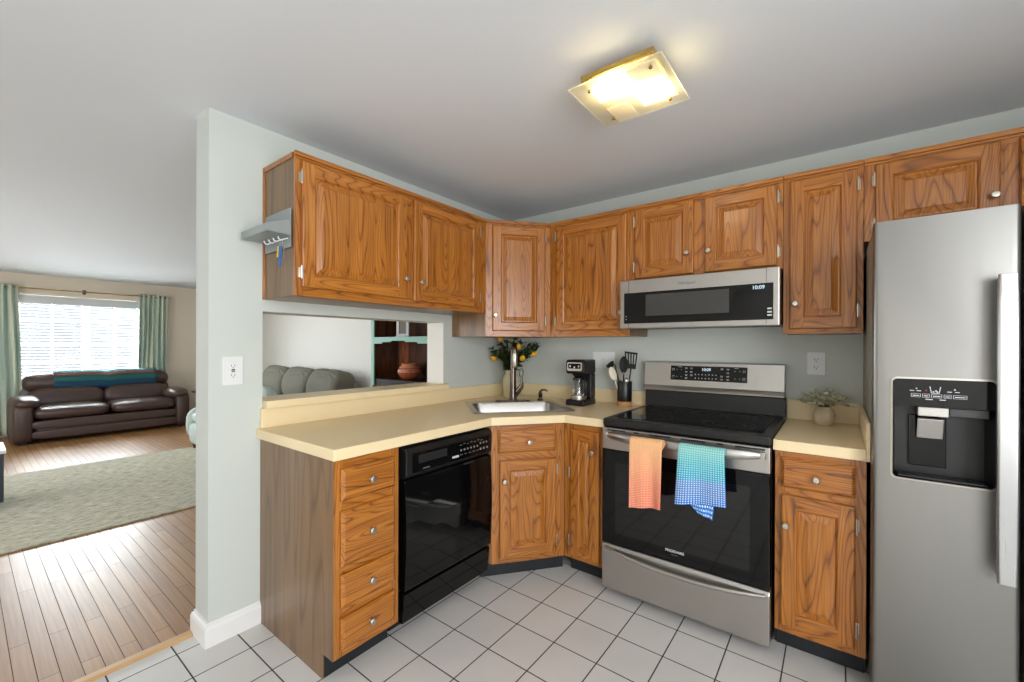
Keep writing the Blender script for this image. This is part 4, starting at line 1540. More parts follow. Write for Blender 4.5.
def towel(name, label, x0, x1, zf, zbk, mat, seed, taper=0.0, skew=0.0, tilt=0.0):
    """cloth folded over the bar; front hangs to zf, back to zbk"""
    rnd = random.Random(seed)
    ph = [rnd.uniform(0, 6.28) for _ in range(4)]
    yc, zc, r = -0.802, HZ - 0.001, 0.0245
    La, Lb, Lc = zc - zf, PI * r, zc - zbk
    tot = La + Lb + Lc
    vfold = []

    def P(u, v):
        # v=0 at the front hem, 1 at the back hem
        s = v * tot
        if s < La:
            z = zf + s
            hang = 1 - s / La
            y = yc - r - 0.012 * hang * math.sin(u * 5.2 + ph[0]) - 0.006 * hang * math.sin(u * 11 + ph[1]) - 0.012 * hang
            x = x0 + (x1 - x0) * (u + taper * hang * (u - 0.5)) + skew * hang
            z += (0.004 * math.sin(u * 3 + ph[2]) + tilt * u) * hang
        elif s < La + Lb:
            a = (s - La) / r
            z = zc + r * math.sin(a)
            y = yc - r * math.cos(a)
            x = x0 + (x1 - x0) * u
        else:
            z = zc - (s - La - Lb)
            hang = (s - La - Lb) / Lc
            y = yc + r + 0.004 * hang * math.sin(u * 6 + ph[3]) + 0.006 * hang
            x = x0 + (x1 - x0 - 0.026 * min(1, hang * 2.5)) * u
        return (x, y, z)
    nu, nv = 24, 64
    mb = MB()
    uvl = mb.bm.loops.layers.uv.new('UVMap')
    g = [[mb.v(P(i / nu, j / nv)) for j in range(nv + 1)] for i in range(nu + 1)]
    for i in range(nu):
        for j in range(nv):
            f = mb.f([g[i][j], g[i + 1][j], g[i + 1][j + 1], g[i][j + 1]], 0, True)
            for lp_, (a, b) in zip(f.loops, ((i, j), (i + 1, j), (i + 1, j + 1), (i, j + 1))):
                s = b / nv * tot
                vv = s / La if s < La else max(0, 1 - (s - La - Lb) / Lc) if s > La + Lb else s / La
                lp_[uvl].uv = (a / nu, vv)
    return mb


tw = towel('t', '', 1.374, 1.526, 0.542, 0.72, 'towel_orange', 3, -0.04, 0.003, 0.028)
to = tw.build('dish_towel', 'towel_orange', solid=0.004)
tag(to, 'orange waffle towel hanging over the oven handle', 'towel', 'towels on the oven handle')
tw = towel('t', '', 1.598, 1.784, 0.606, 0.73, 'towel_blue', 8, 0.09, 0.0, 0.032)
to = tw.build('dish_towel', 'towel_blue', solid=0.004)
tag(to, 'blue and teal waffle towel hanging over the oven handle', 'towel', 'towels on the oven handle')
# folded-out corner of its lining, hanging below the hem
mb = MB()
uvl = mb.bm.loops.layers.uv.new('UVMap')
P4 = [(1.640, -0.824, 0.622), (1.745, -0.826, 0.628), (1.738, -0.822, 0.566), (1.682, -0.822, 0.580)]
nu = 8
g = [[mb.v(Vector(P4[0]).lerp(Vector(P4[1]), i / nu).lerp(Vector(P4[3]).lerp(Vector(P4[2]), i / nu), j / nu) + Vector((0, 0.004 * math.sin(i * 1.3), 0))) for j in range(nu + 1)] for i in range(nu + 1)]
for i in range(nu):
    for j in range(nu):
        f = mb.f([g[i][j], g[i + 1][j], g[i + 1][j + 1], g[i][j + 1]], 0, True)
        for lp_, (a, b) in zip(f.loops, ((i, j), (i + 1, j), (i + 1, j + 1), (i, j + 1))):
            lp_[uvl].uv = (a / nu * 0.5, 0.12 - 0.12 * b / nu)
mb.build('hanging_corner', 'towel_blue', to, solid=0.004)


# wall plates
def plate(name, label, cat, loc, rz, w_, h_, kind, group=None):
    t_ = thing(name, label, cat, loc, rz, group)
    MB().extrude_xz(rrect(w_, h_, 0.006, 4), -0.0065, -0.0005).build('cover_plate', 'white_plastic', t_, bevel=0.002)
    gangs = 1 if w_ < 0.1 else 3
    for gi in range(gangs):
        gx = (gi - (gangs - 1) / 2) * 0.046
        if kind == 'duplex':
            for zz in (0.0195, -0.0195):
                s_ = MB().extrude_xz(rrect(0.034, 0.029, 0.010, 4, gx, zz), -0.0085, -0.006).build('socket', 'white_plastic', t_, bevel=0.0008)
                m_ = MB()
                m_.box(gx - 0.0085, gx - 0.0060, -0.0089, -0.0083, zz - 0.003, zz + 0.007)
                m_.box(gx + 0.0055, gx + 0.0080, -0.0089, -0.0083, zz - 0.002, zz + 0.006)
                m_.lathe([(0.0026, -0.0089), (0.0026, -0.0083)], (gx, 0, zz - 0.0085), 10, 'y')
                m_.build('slots', 'dark_slot', s_)
        elif kind == 'gfci':
            s_ = MB().extrude_xz(rrect(0.033, 0.066, 0.003, 3, gx, 0), -0.0085, -0.006).build('socket', 'white_plastic', t_, bevel=0.0008)
            m_ = MB()
            for zz in (0.021, -0.021):
                m_.box(gx - 0.0075, gx - 0.0055, -0.0089, -0.0083, zz - 0.003, zz + 0.006)
                m_.box(gx + 0.0050, gx + 0.0070, -0.0089, -0.0083, zz - 0.003, zz + 0.006)
                m_.lathe([(0.0024, -0.0089), (0.0024, -0.0083)], (gx, 0, zz - 0.008), 10, 'y')
            m_.build('slots', 'dark_slot', s_)
            MB().box(gx - 0.007, gx + 0.007, -0.0096, -0.0083, 0.0008, 0.007).build('button', 'dark_slot', s_)
            MB().box(gx - 0.007, gx + 0.007, -0.0096, -0.0083, -0.007, -0.0008).build('button', 'ink_grey', s_)
        else:
            s_ = MB().extrude_xz(rrect(0.011, 0.026, 0.002, 3, gx, 0), -0.0075, -0.006).build('switch', 'white_plastic', t_)
            MB().box(gx - 0.004, gx + 0.004, -0.016, -0.0072, 0.0, 0.010).build('toggle', 'white_plastic', s_, bevel=0.0015)
    return t_


plate('wall_outlet', 'white outlet on the end of the pale partition wall', 'outlet', (0.0, -2.015, 1.188), R(90), 0.082, 0.128, 'gfci')
plate('wall_outlet', 'white double outlet on the wall above the potted plant', 'outlet', (2.069, 0.0, 1.214), 0, 0.080, 0.120, 'duplex')
plate('light_switch', 'wide white switch plate behind coffee maker and utensil crock', 'switch', (0.853, 0.0, 1.206), 0, 0.166, 0.114, 'switch')

# key rack on the cabinet end
kr = thing('key_rack', 'grey metal letter tray and key rack on the cabinet end', 'key rack', (0.163, -1.8925, 1.726))
M['rack_grey'] = plain('grey_powder_coat', (150, 156, 156), 0.4, metal=0.35)
MB().box(-0.125, 0.125, -0.0025, 0.0, 0.0, 0.170).build('back_plate', 'rack_grey', kr, bevel=0.001)
mb = MB()
mb.box(-0.125, 0.125, -0.10, -0.003, 0.050, 0.0525)
mb.box(-0.125, 0.125, -0.1025, -0.10, 0.050, 0.082)
for x in (-0.125, 0.1225):
    mb.extrude_yz([(-0.003, 0.050), (-0.102, 0.050), (-0.102, 0.082), (-0.003, 0.120)], x, x + 0.0025)
mb.build('letter_tray', 'rack_grey', kr, bevel=0.0008)
for k in range(4):
    x = -0.036 + 0.045 * k
    mb = MB().tube([(x, -0.0035, 0.040), (x, -0.018, 0.034), (x, -0.030, 0.028), (x, -0.040, 0.030), (x, -0.044, 0.040)], 0.0028, 8)
    mb.build('hook', 'white_plastic', kr, label='small white key hook')
ky = thing('key_bunch', 'small bunch of keys with blue and yellow tags on the key rack', 'keys', (0.262, -1.923, 1.752))
mb = MB()
mb.tube([(0.011 * math.sin(2 * PI * k / 16), 0, -0.013 + 0.0115 * math.cos(2 * PI * k / 16) + 0.0) for k in range(17)], 0.0011, 6)
mb.build('ring', 'chrome', ky)
MB().extrude_xz([(-0.010, -0.024), (0.002, -0.024), (0.006, -0.075), (-0.006, -0.112), (-0.016, -0.108), (-0.018, -0.060)], -0.004, 0.001).build('tag', plain('blue_tag', (40, 92, 160), 0.5), ky, label='blue plastic tag')
MB().extrude_xz([(-0.018, -0.026), (-0.010, -0.024), (-0.016, -0.070), (-0.026, -0.072)], -0.008, -0.005).build('tag', plain('yellow_tag', (214, 178, 60), 0.5), ky, label='yellow plastic tag')
mb = MB()
mb.lathe([(0.010, 0.004), (0.010, 0.006)], (0.012, 0, -0.032), 14, 'y')
mb.box(0.009, 0.015, 0.004, 0.006, -0.078, -0.040)
mb.build('key', 'chrome', ky)

# ------------------------------------------------------------------ ceiling lamp
lx0, lx1, ly0, ly1 = 1.375, 1.712, -1.418, -1.096
lcx, lcy = (lx0 + lx1) / 2, (ly0 + ly1) / 2
lm = thing('ceiling_lamp', 'square brass and glass ceiling lamp glowing above the kitchen floor', 'lamp', (lcx, lcy, CZ))
M['pan_white'] = plain('white_reflector', (240, 232, 205), 0.4)
MB().box(-0.138, 0.132, -0.126, 0.128, -0.062, -0.040).build('pan', 'brass', lm, bevel=0.004)
MB().box(-0.06, 0.06, -0.02, 0.10, -0.0398, -0.0005).build('ceiling_mount', 'pan_white', lm, bevel=0.003)
MB().box(-0.128, 0.122, -0.117, 0.119, -0.0635, -0.0615).build('reflector', 'pan_white', lm)
M['lamp_glass'] = frosted('etched_lamp_glass', (236, 228, 192), 0.62)
M['lamp_frost'] = frosted('frosted_square', (250, 245, 226), 0.25)
hx, hy = (lx1 - lx0) / 2, (ly1 - ly0) / 2
gl = MB().box(-hx, hx, -hy, hy, -0.098, -0.092).build('glass_plate', 'lamp_glass', lm, bevel=0.001)
for (xa_, xb_, ya_, yb_) in ((1.437, 1.565, -1.385, -1.275), (1.562, 1.690, -1.295, -1.155), (1.437, 1.524, -1.225, -1.100), (1.585, 1.680, -1.400, -1.310)):
    MB().box(xa_ - lcx, xb_ - lcx, ya_ - lcy, yb_ - lcy, -0.0995, -0.0983).build('frosted_square', 'lamp_frost', gl)
for x, y in ((1.441, -1.38), (1.664, -1.38), (1.66, -1.158), (1.436, -1.158)):
    MB().lathe([(0.003, -0.060), (0.003, -0.104), (0.006, -0.104), (0.006, -0.110), (0.002, -0.113)], (x - lcx, y - lcy, 0), 12).build('post', 'brass', lm)
M['bulb'] = emissive('lit_bulb', (255, 238, 205), 14)
for i, (x, y) in enumerate(((1.505, -1.325), (1.622, -1.225))):
    MB().lathe([(0, -0.086), (0.010, -0.085), (0.022, -0.081), (0.026, -0.075), (0.022, -0.069), (0.013, -0.064)], (x - lcx, y - lcy, 0), 20).build('bulb', 'bulb', lm, label='glowing frosted bulb')
    pl_ = bpy.data.lights.new('bulb_light', 'AREA')
    pl_.shape = 'DISK'
    pl_.size = 0.05
    pl_.energy = 14
    pl_.color = (1.0, 0.89, 0.73)
    po = bpy.data.objects.new('bulb_light', pl_)
    po.location = (x, y, CZ - 0.088)
    COL.objects.link(po)

# ------------------------------------------------------------------ living room
M['rug'], nt, b = new_mat('grey_green_rug')
tc = nt.nodes.new('ShaderNodeTexCoord')
mp = nt.nodes.new('ShaderNodeMapping')
mp.inputs['Scale'].default_value = (38, 13, 1)
nt.links.new(tc.outputs['Object'], mp.inputs['Vector'])
nz = nt.nodes.new('ShaderNodeTexNoise')
nz.inputs['Scale'].default_value = 1
nz.inputs['Detail'].default_value = 7
nz.inputs['Roughness'].default_value = 0.75
nt.links.new(mp.outputs[0], nz.inputs['Vector'])
nt.links.new(ramp(nt, nz.outputs['Fac'], [(0.34, lin((120, 114, 96))), (0.46, lin((176, 170, 148))), (0.60, lin((206, 200, 178)))]), b.inputs['Base Color'])
b.inputs['Roughness'].default_value = 0.95
bp = nt.nodes.new('ShaderNodeBump')
bp.inputs['Strength'].default_value = 0.8
bp.inputs['Distance'].default_value = 0.006
nt.links.new(nz.outputs['Fac'], bp.inputs['Height'])
nt.links.new(bp.outputs['Normal'], b.inputs['Normal'])
mb = MB().box(-4.33, -1.945, -3.9, -0.35, -0.0008, 0.012)
rug = mb.build('area_rug', 'rug', bevel=0.005)
tag(rug, 'large grey-green woven rug on the living room floor', 'rug')

# brown leather sofa; local x runs along its length, front toward -y
SX, SY = -6.57, -1.415
so = thing('leather_sofa', 'dark brown leather two-seat sofa below the window', 'sofa', (SX, SY, 0), R(90))
SL, SD = 1.88, 0.90
hl = SL / 2
mb = MB()
mb.pillow((0, -0.02, 0.165), (hl - 0.17, 0.40, 0.115), 9, pz=7)
mb.build('base', 'leather', so)
mb = MB().pillow((0, -0.415, 0.115), (hl - 0.17, 0.028, 0.062), 6, pz=5)
mb.build('front_rail', 'leather', so)
mb = MB().pillow((0, -0.42, 0.245), (hl - 0.17, 0.03, 0.06), 6, pz=5)
mb.build('front_panel', 'leather', so)
for s in (-1, 1):
    cx = s * (hl - 0.17) / 2
    MB().pillow((cx, -0.10, 0.385), ((hl - 0.17) / 2 - 0.002, 0.365, 0.095), 5.5, pz=3.2).build('seat_cushion', 'leather', so)
    MB().pillow((cx, 0.19, 0.535), ((hl - 0.15) / 2, 0.15, 0.155), 4.5, pz=3, rot=Matrix.Rotation(R(-12), 3, 'X')).build('back_cushion', 'leather', so)
    mb = MB()
    mb.pillow((s * (hl - 0.10), -0.03, 0.28), (0.10, 0.42, 0.275), 6, pz=6)
    mb.pillow((s * (hl - 0.13), -0.11, 0.530), (0.135, 0.36, 0.085), 3.2, pz=2.6)
    mb.build('arm', 'leather', so)
    for y in (-0.36, 0.30):
        MB().box(s * (hl - 0.10) - 0.04, s * (hl - 0.10) + 0.04, y - 0.04, y + 0.04, 0.0005, 0.05).build('foot', 'black_matte', so, bevel=0.006)
mb = MB().pillow((0, 0.34, 0.42), (hl - 0.10, 0.09, 0.36), 6, pz=5)
rl = hl - 0.13
mb.lathe([(0, -rl), (0.06, -rl + 0.006), (0.10, -rl + 0.035), (0.125, -rl + 0.09), (0.146, -rl + 0.25), (0.146, rl - 0.25), (0.125, rl - 0.09), (0.10, rl - 0.035), (0.06, rl - 0.006), (0, rl)], (0, 0.285, 0.755), 28, 'x')
mb.build('back', 'leather', so)

M['blanket'], nt, b = new_mat('striped_blanket')
tc = nt.nodes.new('ShaderNodeTexCoord')
sx = nt.nodes.new('ShaderNodeSeparateXYZ')
nt.links.new(tc.outputs['UV'], sx.inputs[0])
cr = nt.nodes.new('ShaderNodeValToRGB')
cr.color_ramp.interpolation = 'CONSTANT'
stops = [(0, (36, 70, 110)), (0.12, (30, 96, 130)), (0.22, (40, 84, 108)), (0.30, (44, 120, 120)), (0.40, (70, 96, 84)), (0.48, (150, 72, 64)), (0.54, (58, 110, 104)), (0.62, (30, 110, 130)), (0.74, (70, 80, 60)), (0.80, (34, 90, 120)), (0.92, (150, 72, 64)), (0.95, (36, 84, 110))]
while len(cr.color_ramp.elements) < len(stops):
    cr.color_ramp.elements.new(0.5)
for e, (p, c) in zip(cr.color_ramp.elements, stops):
    e.position = p
    e.color = lin([v * 0.84 for v in c])
nt.links.new(sx.outputs['Y'], cr.inputs[0])
nt.links.new(cr.outputs[0], b.inputs['Base Color'])
b.inputs['Roughness'].default_value = 0.9
prof = [(SX - 0.285 + 0.158 * math.cos(R(a)), 0.755 + 0.148 * math.sin(R(a))) for a in range(-56, 151, 18)]
mb = MB()
uvl = mb.bm.loops.layers.uv.new('UVMap')
nu = 30
ya, yb = -1.93, -0.78


def bl(i, j):
    u = i / nu
    x, z = prof[j]
    dip = 0.018 * math.exp(-((u - 0.5) / 0.05) ** 2)
    return (x + 0.004 * math.sin(u * 20 + j), ya + (yb - ya) * u, z - dip + 0.012 + 0.003 * math.sin(u * 14 + j * 0.7))


g = [[mb.v(bl(i, j)) for j in range(len(prof))] for i in range(nu + 1)]
for i in range(nu):
    for j in range(len(prof) - 1):
        f = mb.f([g[i][j], g[i + 1][j], g[i + 1][j + 1], g[i][j + 1]], 0, True)
        for lp_, (a, c) in zip(f.loops, ((i, j), (i + 1, j), (i + 1, j + 1), (i, j + 1))):
            lp_[uvl].uv = (a / nu, min(0.999, c / (len(prof) - 1)))
bk = mb.build('striped_blanket', 'blanket', solid=0.012)
tag(bk, 'teal, blue and red striped blanket draped over the leather sofa back', 'blanket')

# blinds, curtains, rod
def blind(label, a, b_):
    t_ = thing('window_blind', label, 'blind', (-7.125, (a + b_) / 2, 0.80), 0, 'white blinds at the living room window')
    hw_ = (b_ - a) / 2
    MB().box(-0.022, 0.022, -hw_, hw_, 1.12, 1.165).build('head_rail', 'white_plastic', t_, bevel=0.003)
    mb = MB()
    n = 25
    ca_, sa_ = math.cos(R(14)), math.sin(R(14))
    for k in range(n):
        z = 0.035 + 1.07 * k / (n - 1)
        for w_ in (0.023,):
            p = [(-w_ * ca_, w_ * sa_ + 0.0), (0.0, 0.003), (w_ * ca_, -w_ * sa_)]
            for (x1_, z1_), (x2_, z2_) in zip(p, p[1:]):
                mb.f([mb.v((x1_, -hw_, z + z1_)), mb.v((x2_, -hw_, z + z2_)), mb.v((x2_, hw_, z + z2_)), mb.v((x1_, hw_, z + z1_))], 0, True)
    mb.build('slats', 'blind_white', t_, solid=0.0022)
    MB().box(-0.018, 0.018, -hw_, hw_, 0.0, 0.018).build('bottom_rail', 'white_plastic', t_, bevel=0.002)
    mb = MB()
    for y in (-hw_ * 0.7, 0, hw_ * 0.7):
        mb.tube([(0.024, y, 0.015), (0.024, y, 1.12)], 0.0012, 5)
    mb.build('ladder_cords', 'white_plastic', t_)


M['blind_white'] = plain('blind_white', (236, 236, 232), 0.5)
blind('left white blind in the living room window', -2.235, -1.585)
blind('right white blind in the living room window', -1.495, -0.905)
vl = MB()
vl.box(-7.098, -7.09, WY0 - 0.03, WY1 + 0.03, 1.90, 2.02)
vl.box(-7.148, -7.098, WY0 - 0.03, WY0 - 0.022, 1.90, 2.02)
vl.box(-7.148, -7.098, WY1 + 0.022, WY1 + 0.03, 1.90, 2.02)
vl.box(-7.148, -7.098, WY0 - 0.022, WY1 + 0.022, 2.012, 2.02)
tag(vl.build('blind_valence', plain('valence_grey_white', (206, 208, 206), 0.6)), 'pale grey valence across the top of both blinds', 'valence')

RZ_, RXX = 2.115, -7.072
rd_ = thing('curtain_rod', 'thin curtain rod above the living room window', 'curtain rod', (RXX, -1.57, RZ_))
MB().tube([(0, -1.15, 0), (0, 1.03, 0)], 0.009, 12).build('rod', 'brass', rd_)
MB().lathe([(0, 0), (0.016, 0.005), (0.020, 0.02), (0.014, 0.034), (0, 0.04)], (0, -0, 0), 14).build('finial', 'chrome', rd_).matrix_local = Matrix.Translation((0, 1.03, 0)) @ Matrix.Rotation(R(-90), 4, 'X')
for y in (0.0, -1.10, 0.99):
    mb = MB().box(-0.077, -0.073, y - 0.02, y + 0.02, -0.035, 0.035)
    mb.tube([(-0.073, y, 0), (-0.012, y, 0)], 0.006, 8)
    mb.tube([(0.014 * math.cos(2 * PI * k / 14), y, 0.014 * math.sin(2 * PI * k / 14)) for k in range(15)], 0.005, 6)
    mb.build('bracket', 'nickel_dark', rd_)
M['curtain'], nt, b = new_mat('sage_teal_curtain')
tc = nt.nodes.new('ShaderNodeTexCoord')
mp = nt.nodes.new('ShaderNodeMapping')
mp.inputs['Scale'].default_value = (14, 1.3, 1)
nt.links.new(tc.outputs['UV'], mp.inputs['Vector'])
nz = nt.nodes.new('ShaderNodeTexNoise')
nz.inputs['Scale'].default_value = 1
nz.inputs['Detail'].default_value = 2
nt.links.new(mp.outputs[0], nz.inputs['Vector'])
nt.links.new(ramp(nt, nz.outputs['Fac'], [(0.35, lin((158, 184, 172))), (0.5, lin((190, 203, 188))), (0.62, lin((218, 218, 190)))]), b.inputs['Base Color'])
b.inputs['Roughness'].default_value = 0.85
b.inputs['Transmission Weight'].default_value = 0.0


def curtain(label, a0, a1, b0, b1, folds, seed):
    """a* extents at the rod, b* at the hem"""
    rnd = random.Random(seed)
    ph = rnd.uniform(0, 6)
    mb = MB()
    uvl = mb.bm.loops.layers.uv.new('UVMap')
    nu, nv = folds * 10, 16
    zt, zb = RZ_ + 0.035, 0.03

    def P(i, j):
        u, v = i / nu, j / nv
        lo, hi = a0 + (b0 - a0) * v, a1 + (b1 - a1) * v
        return (RXX + 0.034 * math.sin(u * folds * 2 * PI + ph) * (1 - 0.25 * v) + 0.012 * math.sin(u * 9 + v * 3), lo + (hi - lo) * u + 0.01 * math.sin(v * 5 + u * 6) * v, zt + (zb - zt) * v)
    g = [[mb.v(P(i, j)) for j in range(nv + 1)] for i in range(nu + 1)]
    for i in range(nu):
        for j in range(nv):
            f = mb.f([g[i][j], g[i + 1][j], g[i + 1][j + 1], g[i][j + 1]], 0, True)
            for lp_, (a, c) in zip(f.loops, ((i, j), (i + 1, j), (i + 1, j + 1), (i, j + 1))):
                lp_[uvl].uv = (a / nu, c / nv)
    o = mb.build('curtain', 'curtain', solid=0.003)
    tag(o, label, 'curtain', 'curtains at the living room window')


curtain('pale green curtain at the left of the living room window', -2.70, -2.25, -2.72, -2.19, 6, 1)
curtain('pale green curtain at the right of the living room window', -0.93, -0.56, -0.97, -0.58, 6, 4)

# console with a white top at the left edge
cn = thing('console', 'navy console with a white top at the left edge of the rug', 'console', (-3.0, -2.545, 0.0118))
MB().box(-0.45, 0.0, -1.0, 0.0, 0.06, 0.440).build('body', 'navy', cn, bevel=0.004)
MB().box(-0.46, 0.012, -1.01, 0.012, 0.440, 0.465).build('top', 'trim', cn, bevel=0.004, label='white top')
MB().box(-0.43, -0.03, -0.97, -0.03, 0.0005, 0.06).build('plinth', 'black_matte', cn)
for yy in (-0.98, -0.49):
    d_ = MB().box(0.0, 0.014, yy, yy + 0.47, 0.08, 0.425).build('door', 'navy', cn, bevel=0.003)
    MB().lathe([(0.008, 0), (0.012, 0.012), (0, 0.016)], (0.014, yy + 0.40, 0.27), 12, 'x').build('knob', 'chrome', d_)

# patterned armchair, mostly behind the partition
ac = thing('armchair', 'pale teal patterned armchair half hidden by the partition wall', 'armchair', (-3.93, -0.64, 0.0128), 0.0)
MB().pillow((0, 0, 0.20), (0.36, 0.40, 0.15), 6, pz=5).build('base', 'teal_fabric', ac)
MB().pillow((0, -0.05, 0.40), (0.29, 0.34, 0.09), 5, pz=3).build('seat_cushion', 'teal_fabric', ac)
MB().pillow((0, 0.30, 0.45), (0.34, 0.11, 0.30), 4.5, pz=3.5, rot=Matrix.Rotation(R(-10), 3, 'X')).build('back', 'teal_fabric', ac)
for s in (-1, 1):
    MB().pillow((s * 0.36, 0.0, 0.30), (0.085, 0.39, 0.23), 4, pz=3.2).build('arm', 'teal_fabric', ac)
    for y in (-0.32, 0.30):
        MB().lathe([(0.014, 0.0008), (0.022, 0.05), (0.022, 0.07)], (s * 0.30, y, 0), 10).build('leg', 'dark_wood', ac)

# small dark side table between sofa and armchair
et = thing('side_table', 'small dark side table at the right end of the leather sofa', 'side table', (-6.50, -0.16, 0))
MB().lathe([(0.001, 0.50), (0.20, 0.50), (0.205, 0.51), (0.20, 0.525), (0.001, 0.525)], (0, 0, 0), 28, cap=False).build('top', 'dark_wood', et)
MB().lathe([(0.03, 0.03), (0.018, 0.10), (0.026, 0.25), (0.016, 0.40), (0.03, 0.50)], (0, 0, 0), 16).build('pedestal', 'dark_wood', et)
for k in range(3):
    a = 2 * PI * k / 3 + 0.4
    MB().tube([(0, 0, 0.09), (0.08 * math.cos(a), 0.08 * math.sin(a), 0.07), (0.15 * math.cos(a), 0.15 * math.sin(a), 0.012)], [0.018, 0.015, 0.011], 8).build('leg', 'dark_wood', et)

# grey couch against the far wall, seen through the pass-through
gc = thing('fabric_couch', 'grey-green fabric couch against the white wall beyond the pass-through', 'couch', (-4.38, 0.33, 0))
CL = 1.28
MB().pillow((0, -0.02, 0.20), (CL - 0.12, 0.42, 0.17), 8, pz=6).build('base', 'grey_fabric', gc)
for k in range(3):
    cx = -0.77 + 0.77 * k
    MB().pillow((cx, -0.10, 0.42), (0.38, 0.36, 0.10), 5, pz=3).build('seat_cushion', 'grey_fabric', gc)
    mb = MB()
    mb.pillow((0, 0, 0), (0.390, 0.15, 0.25), 6, pz=4.5, nu=96, nv=48)
    for v in mb.bm.verts:
        a = math.atan2(v.co.z - 0.22, v.co.x - 0.05)
        r = math.hypot(v.co.x - 0.05, v.co.z - 0.22)
        v.co.y *= 1 + 0.09 * math.sin(a * 22) * max(0.0, 1 - abs(r - 0.16) / 0.2)
        v.co.z *= 1 + 0.012 * math.sin(v.co.x * 60)
        v.co.y -= 0.05 * math.exp(-((v.co.z) / 0.16) ** 2) * (1 if v.co.y < 0 else 0)
    mb.bm.transform(Matrix.Translation((cx, 0.16, 0.705)) @ Matrix.Rotation(R(-14), 4, 'X') @ Matrix.Rotation(R(3 - k), 4, 'Y'))
    mb.build('back_cushion', 'grey_fabric', gc)
for s in (-1, 1):
    MB().pillow((s * (CL - 0.03), -0.03, 0.34), (0.13, 0.42, 0.35), 5, pz=4).build('arm', 'grey_fabric', gc)
    for y in (-0.34, 0.30):
        MB().box(s * (CL - 0.2) - 0.03, s * (CL - 0.2) + 0.03, y - 0.03, y + 0.03, 0.0003, 0.045).build('foot', 'black_matte', gc)
MB().pillow((0, 0.34, 0.45), (CL - 0.05, 0.10, 0.38), 6, pz=5).build('back', 'grey_fabric', gc)

# dark hutch with aqua face frame
hx0, hx1, hy0, hy1 = -2.55, -1.36, 0.45, 0.842
hu = thing('hutch', 'dark wood hutch with aqua trim beyond the pass-through', 'hutch', ((hx0 + hx1) / 2, hy1, 0))
hw_ = (hx1 - hx0) / 2
dp = hy1 - hy0
mb = MB()
mb.box(-hw_, hw_, -0.02, -0.002, 0.0005, 2.0)
mb.box(-hw_, -hw_ + 0.02, -dp, -0.02, 0.0005, 2.0)
mb.box(hw_ - 0.02, hw_, -dp, -0.02, 0.0005, 2.0)
mb.box(-hw_ + 0.02, hw_ - 0.02, -dp, -0.02, 1.98, 2.0)
mb.box(-hw_ + 0.02, hw_ - 0.02, -dp + 0.01, -0.02, 0.06, 0.799)
mb.build('carcass', 'dark_wood', hu)
MB().box(-hw_ + 0.021, hw_ - 0.021, -dp - 0.0005, -0.021, 0.80, 0.885).build('counter', plain('black_top', (26, 22, 20), 0.3), hu, bevel=0.003)
MB().box(-hw_ + 0.021, hw_ - 0.021, -dp + 0.02, -0.021, 1.385, 1.405).build('shelf', 'dark_wood', hu)
mb = MB()
mb.box(-hw_, -hw_ + 0.055, -dp - 0.018, -dp - 0.001, 0.80, 2.0)
mb.box(hw_ - 0.055, hw_, -dp - 0.018, -dp - 0.001, 0.80, 2.0)
mb.box(-hw_ + 0.055, hw_ - 0.055, -dp - 0.018, -dp - 0.001, 1.93, 2.0)
mb.box(-hw_ + 0.055, hw_ - 0.055, -dp - 0.018, -dp - 0.001, 1.362, 1.408)
mb.extrude_xz([(-hw_ + 0.055, 1.362), (-hw_ + 0.055, 1.325), (-hw_ + 0.22, 1.325), (-hw_ + 0.22, 1.344), (-hw_ + 0.40, 1.344), (-hw_ + 0.40, 1.362)], -dp - 0.018, -dp - 0.001)
mb.extrude_xz([(hw_ - 0.055, 1.362), (hw_ - 0.055, 1.325), (hw_ - 0.30, 1.325), (hw_ - 0.30, 1.344), (hw_ - 0.52, 1.344), (hw_ - 0.52, 1.362)], -dp - 0.018, -dp - 0.001)
MB().box(-hw_ + 0.08, -hw_ + 0.27, -0.034, -0.021, 0.886, 1.384).build('inner_panel', 'pine', hu, label='warm pine inner panel')
MB().box(-hw_ + 0.08, -hw_ + 0.27, -0.034, -0.021, 1.406, 1.97).build('inner_panel', 'pine', hu, label='warm pine inner panel')
mb.build('face_frame', 'aqua', hu, bevel=0.002, label='aqua painted frame with stepped brackets')
for a_, b_ in ((-hw_ + 0.03, -0.005), (0.005, hw_ - 0.03)):
    d_ = panel_door(MB(), a_, b_, 0.09, 0.785, -dp + 0.009).build('door', ['dark_wood', 'dark_wood'], hu)
    knob(d_, (b_ - 0.03) if a_ < -0.1 else (a_ + 0.03), 0.6, -dp - 0.011)
po_ = thing('clay_pot', 'round terracotta pot with painted bands on the hutch counter', 'pot', (-2.04, 0.635, 0.8855))
M['pot_paint'], nt, b = new_mat('painted_terracotta')
tc = nt.nodes.new('ShaderNodeTexCoord')
sx = nt.nodes.new('ShaderNodeSeparateXYZ')
nt.links.new(tc.outputs['Object'], sx.inputs[0])
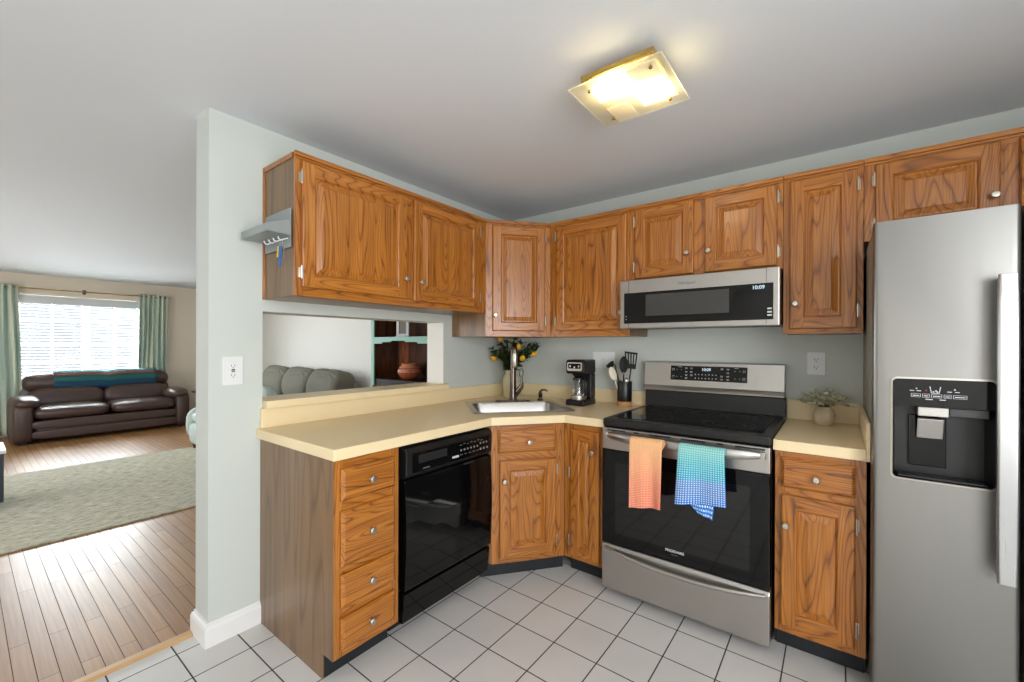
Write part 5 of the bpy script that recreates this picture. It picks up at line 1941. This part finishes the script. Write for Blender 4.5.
nt.links.new(ramp(nt, math_node(nt, 'MULTIPLY', sx.outputs['Z'], 4.5), [(0.0, lin((168, 84, 50))), (0.32, lin((186, 96, 60))), (0.36, lin((120, 50, 36))), (0.40, lin((205, 122, 84))), (0.58, lin((205, 122, 84))), (0.62, lin((120, 50, 36))), (0.66, lin((214, 140, 100)))]), b.inputs['Base Color'])
b.inputs['Roughness'].default_value = 0.4
MB().lathe([(0.001, 0.0005), (0.070, 0.0005), (0.110, 0.030), (0.142, 0.075), (0.146, 0.105), (0.130, 0.145), (0.098, 0.170), (0.092, 0.182), (0.104, 0.194), (0.100, 0.197), (0.084, 0.184), (0.09, 0.17), (0.12, 0.12), (0.10, 0.04), (0.001, 0.03)], (0, 0, 0), 40, cap=False).build('pot_body', 'pot_paint', po_)
for k in range(6):
    a = R(-38) + 2 * PI * k / 6
    mb = MB()
    for (u0, z0_), (u1, z1_) in (((-0.13, 0.122), (0.0, 0.096)), ((0.0, 0.096), (0.13, 0.122))):
        rr_ = 0.1465
        q = []
        for (u_, z_) in ((u0, z0_ + 0.005), (u0, z0_ - 0.005), (u1, z1_ - 0.005), (u1, z1_ + 0.005)):
            r_ = 0.1475 if z_ < 0.11 else 0.1475 - (z_ - 0.105) * 0.40
            q.append(mb.v((r_ * math.cos(a + u_), r_ * math.sin(a + u_), z_)))
        mb.f(q)
    mb.build('painted_mark', 'black_matte', po_, solid=0.001)
pf = thing('picture_frame', 'small white picture frame on the upper hutch shelf', 'picture frame', (-2.13, 0.60, 1.4055), R(22))
mb = MB()
for a_, b_, c_, d_ in ((-0.085, -0.05, 0, 0.26), (0.05, 0.085, 0, 0.26), (-0.05, 0.05, 0, 0.045), (-0.05, 0.05, 0.215, 0.26)):
    mb.box(a_, b_, -0.012, 0.012, c_ + 0.0005, d_)
mb.box(-0.095, 0.095, -0.03, 0.03, 0.0004, 0.016)
mb.build('frame', 'trim', pf, bevel=0.003)
MB().box(-0.05, 0.05, 0.0, 0.006, 0.045, 0.215).build('picture', plain('dim_grey_photo', (120, 112, 100), 0.4, vary=0.4), pf)
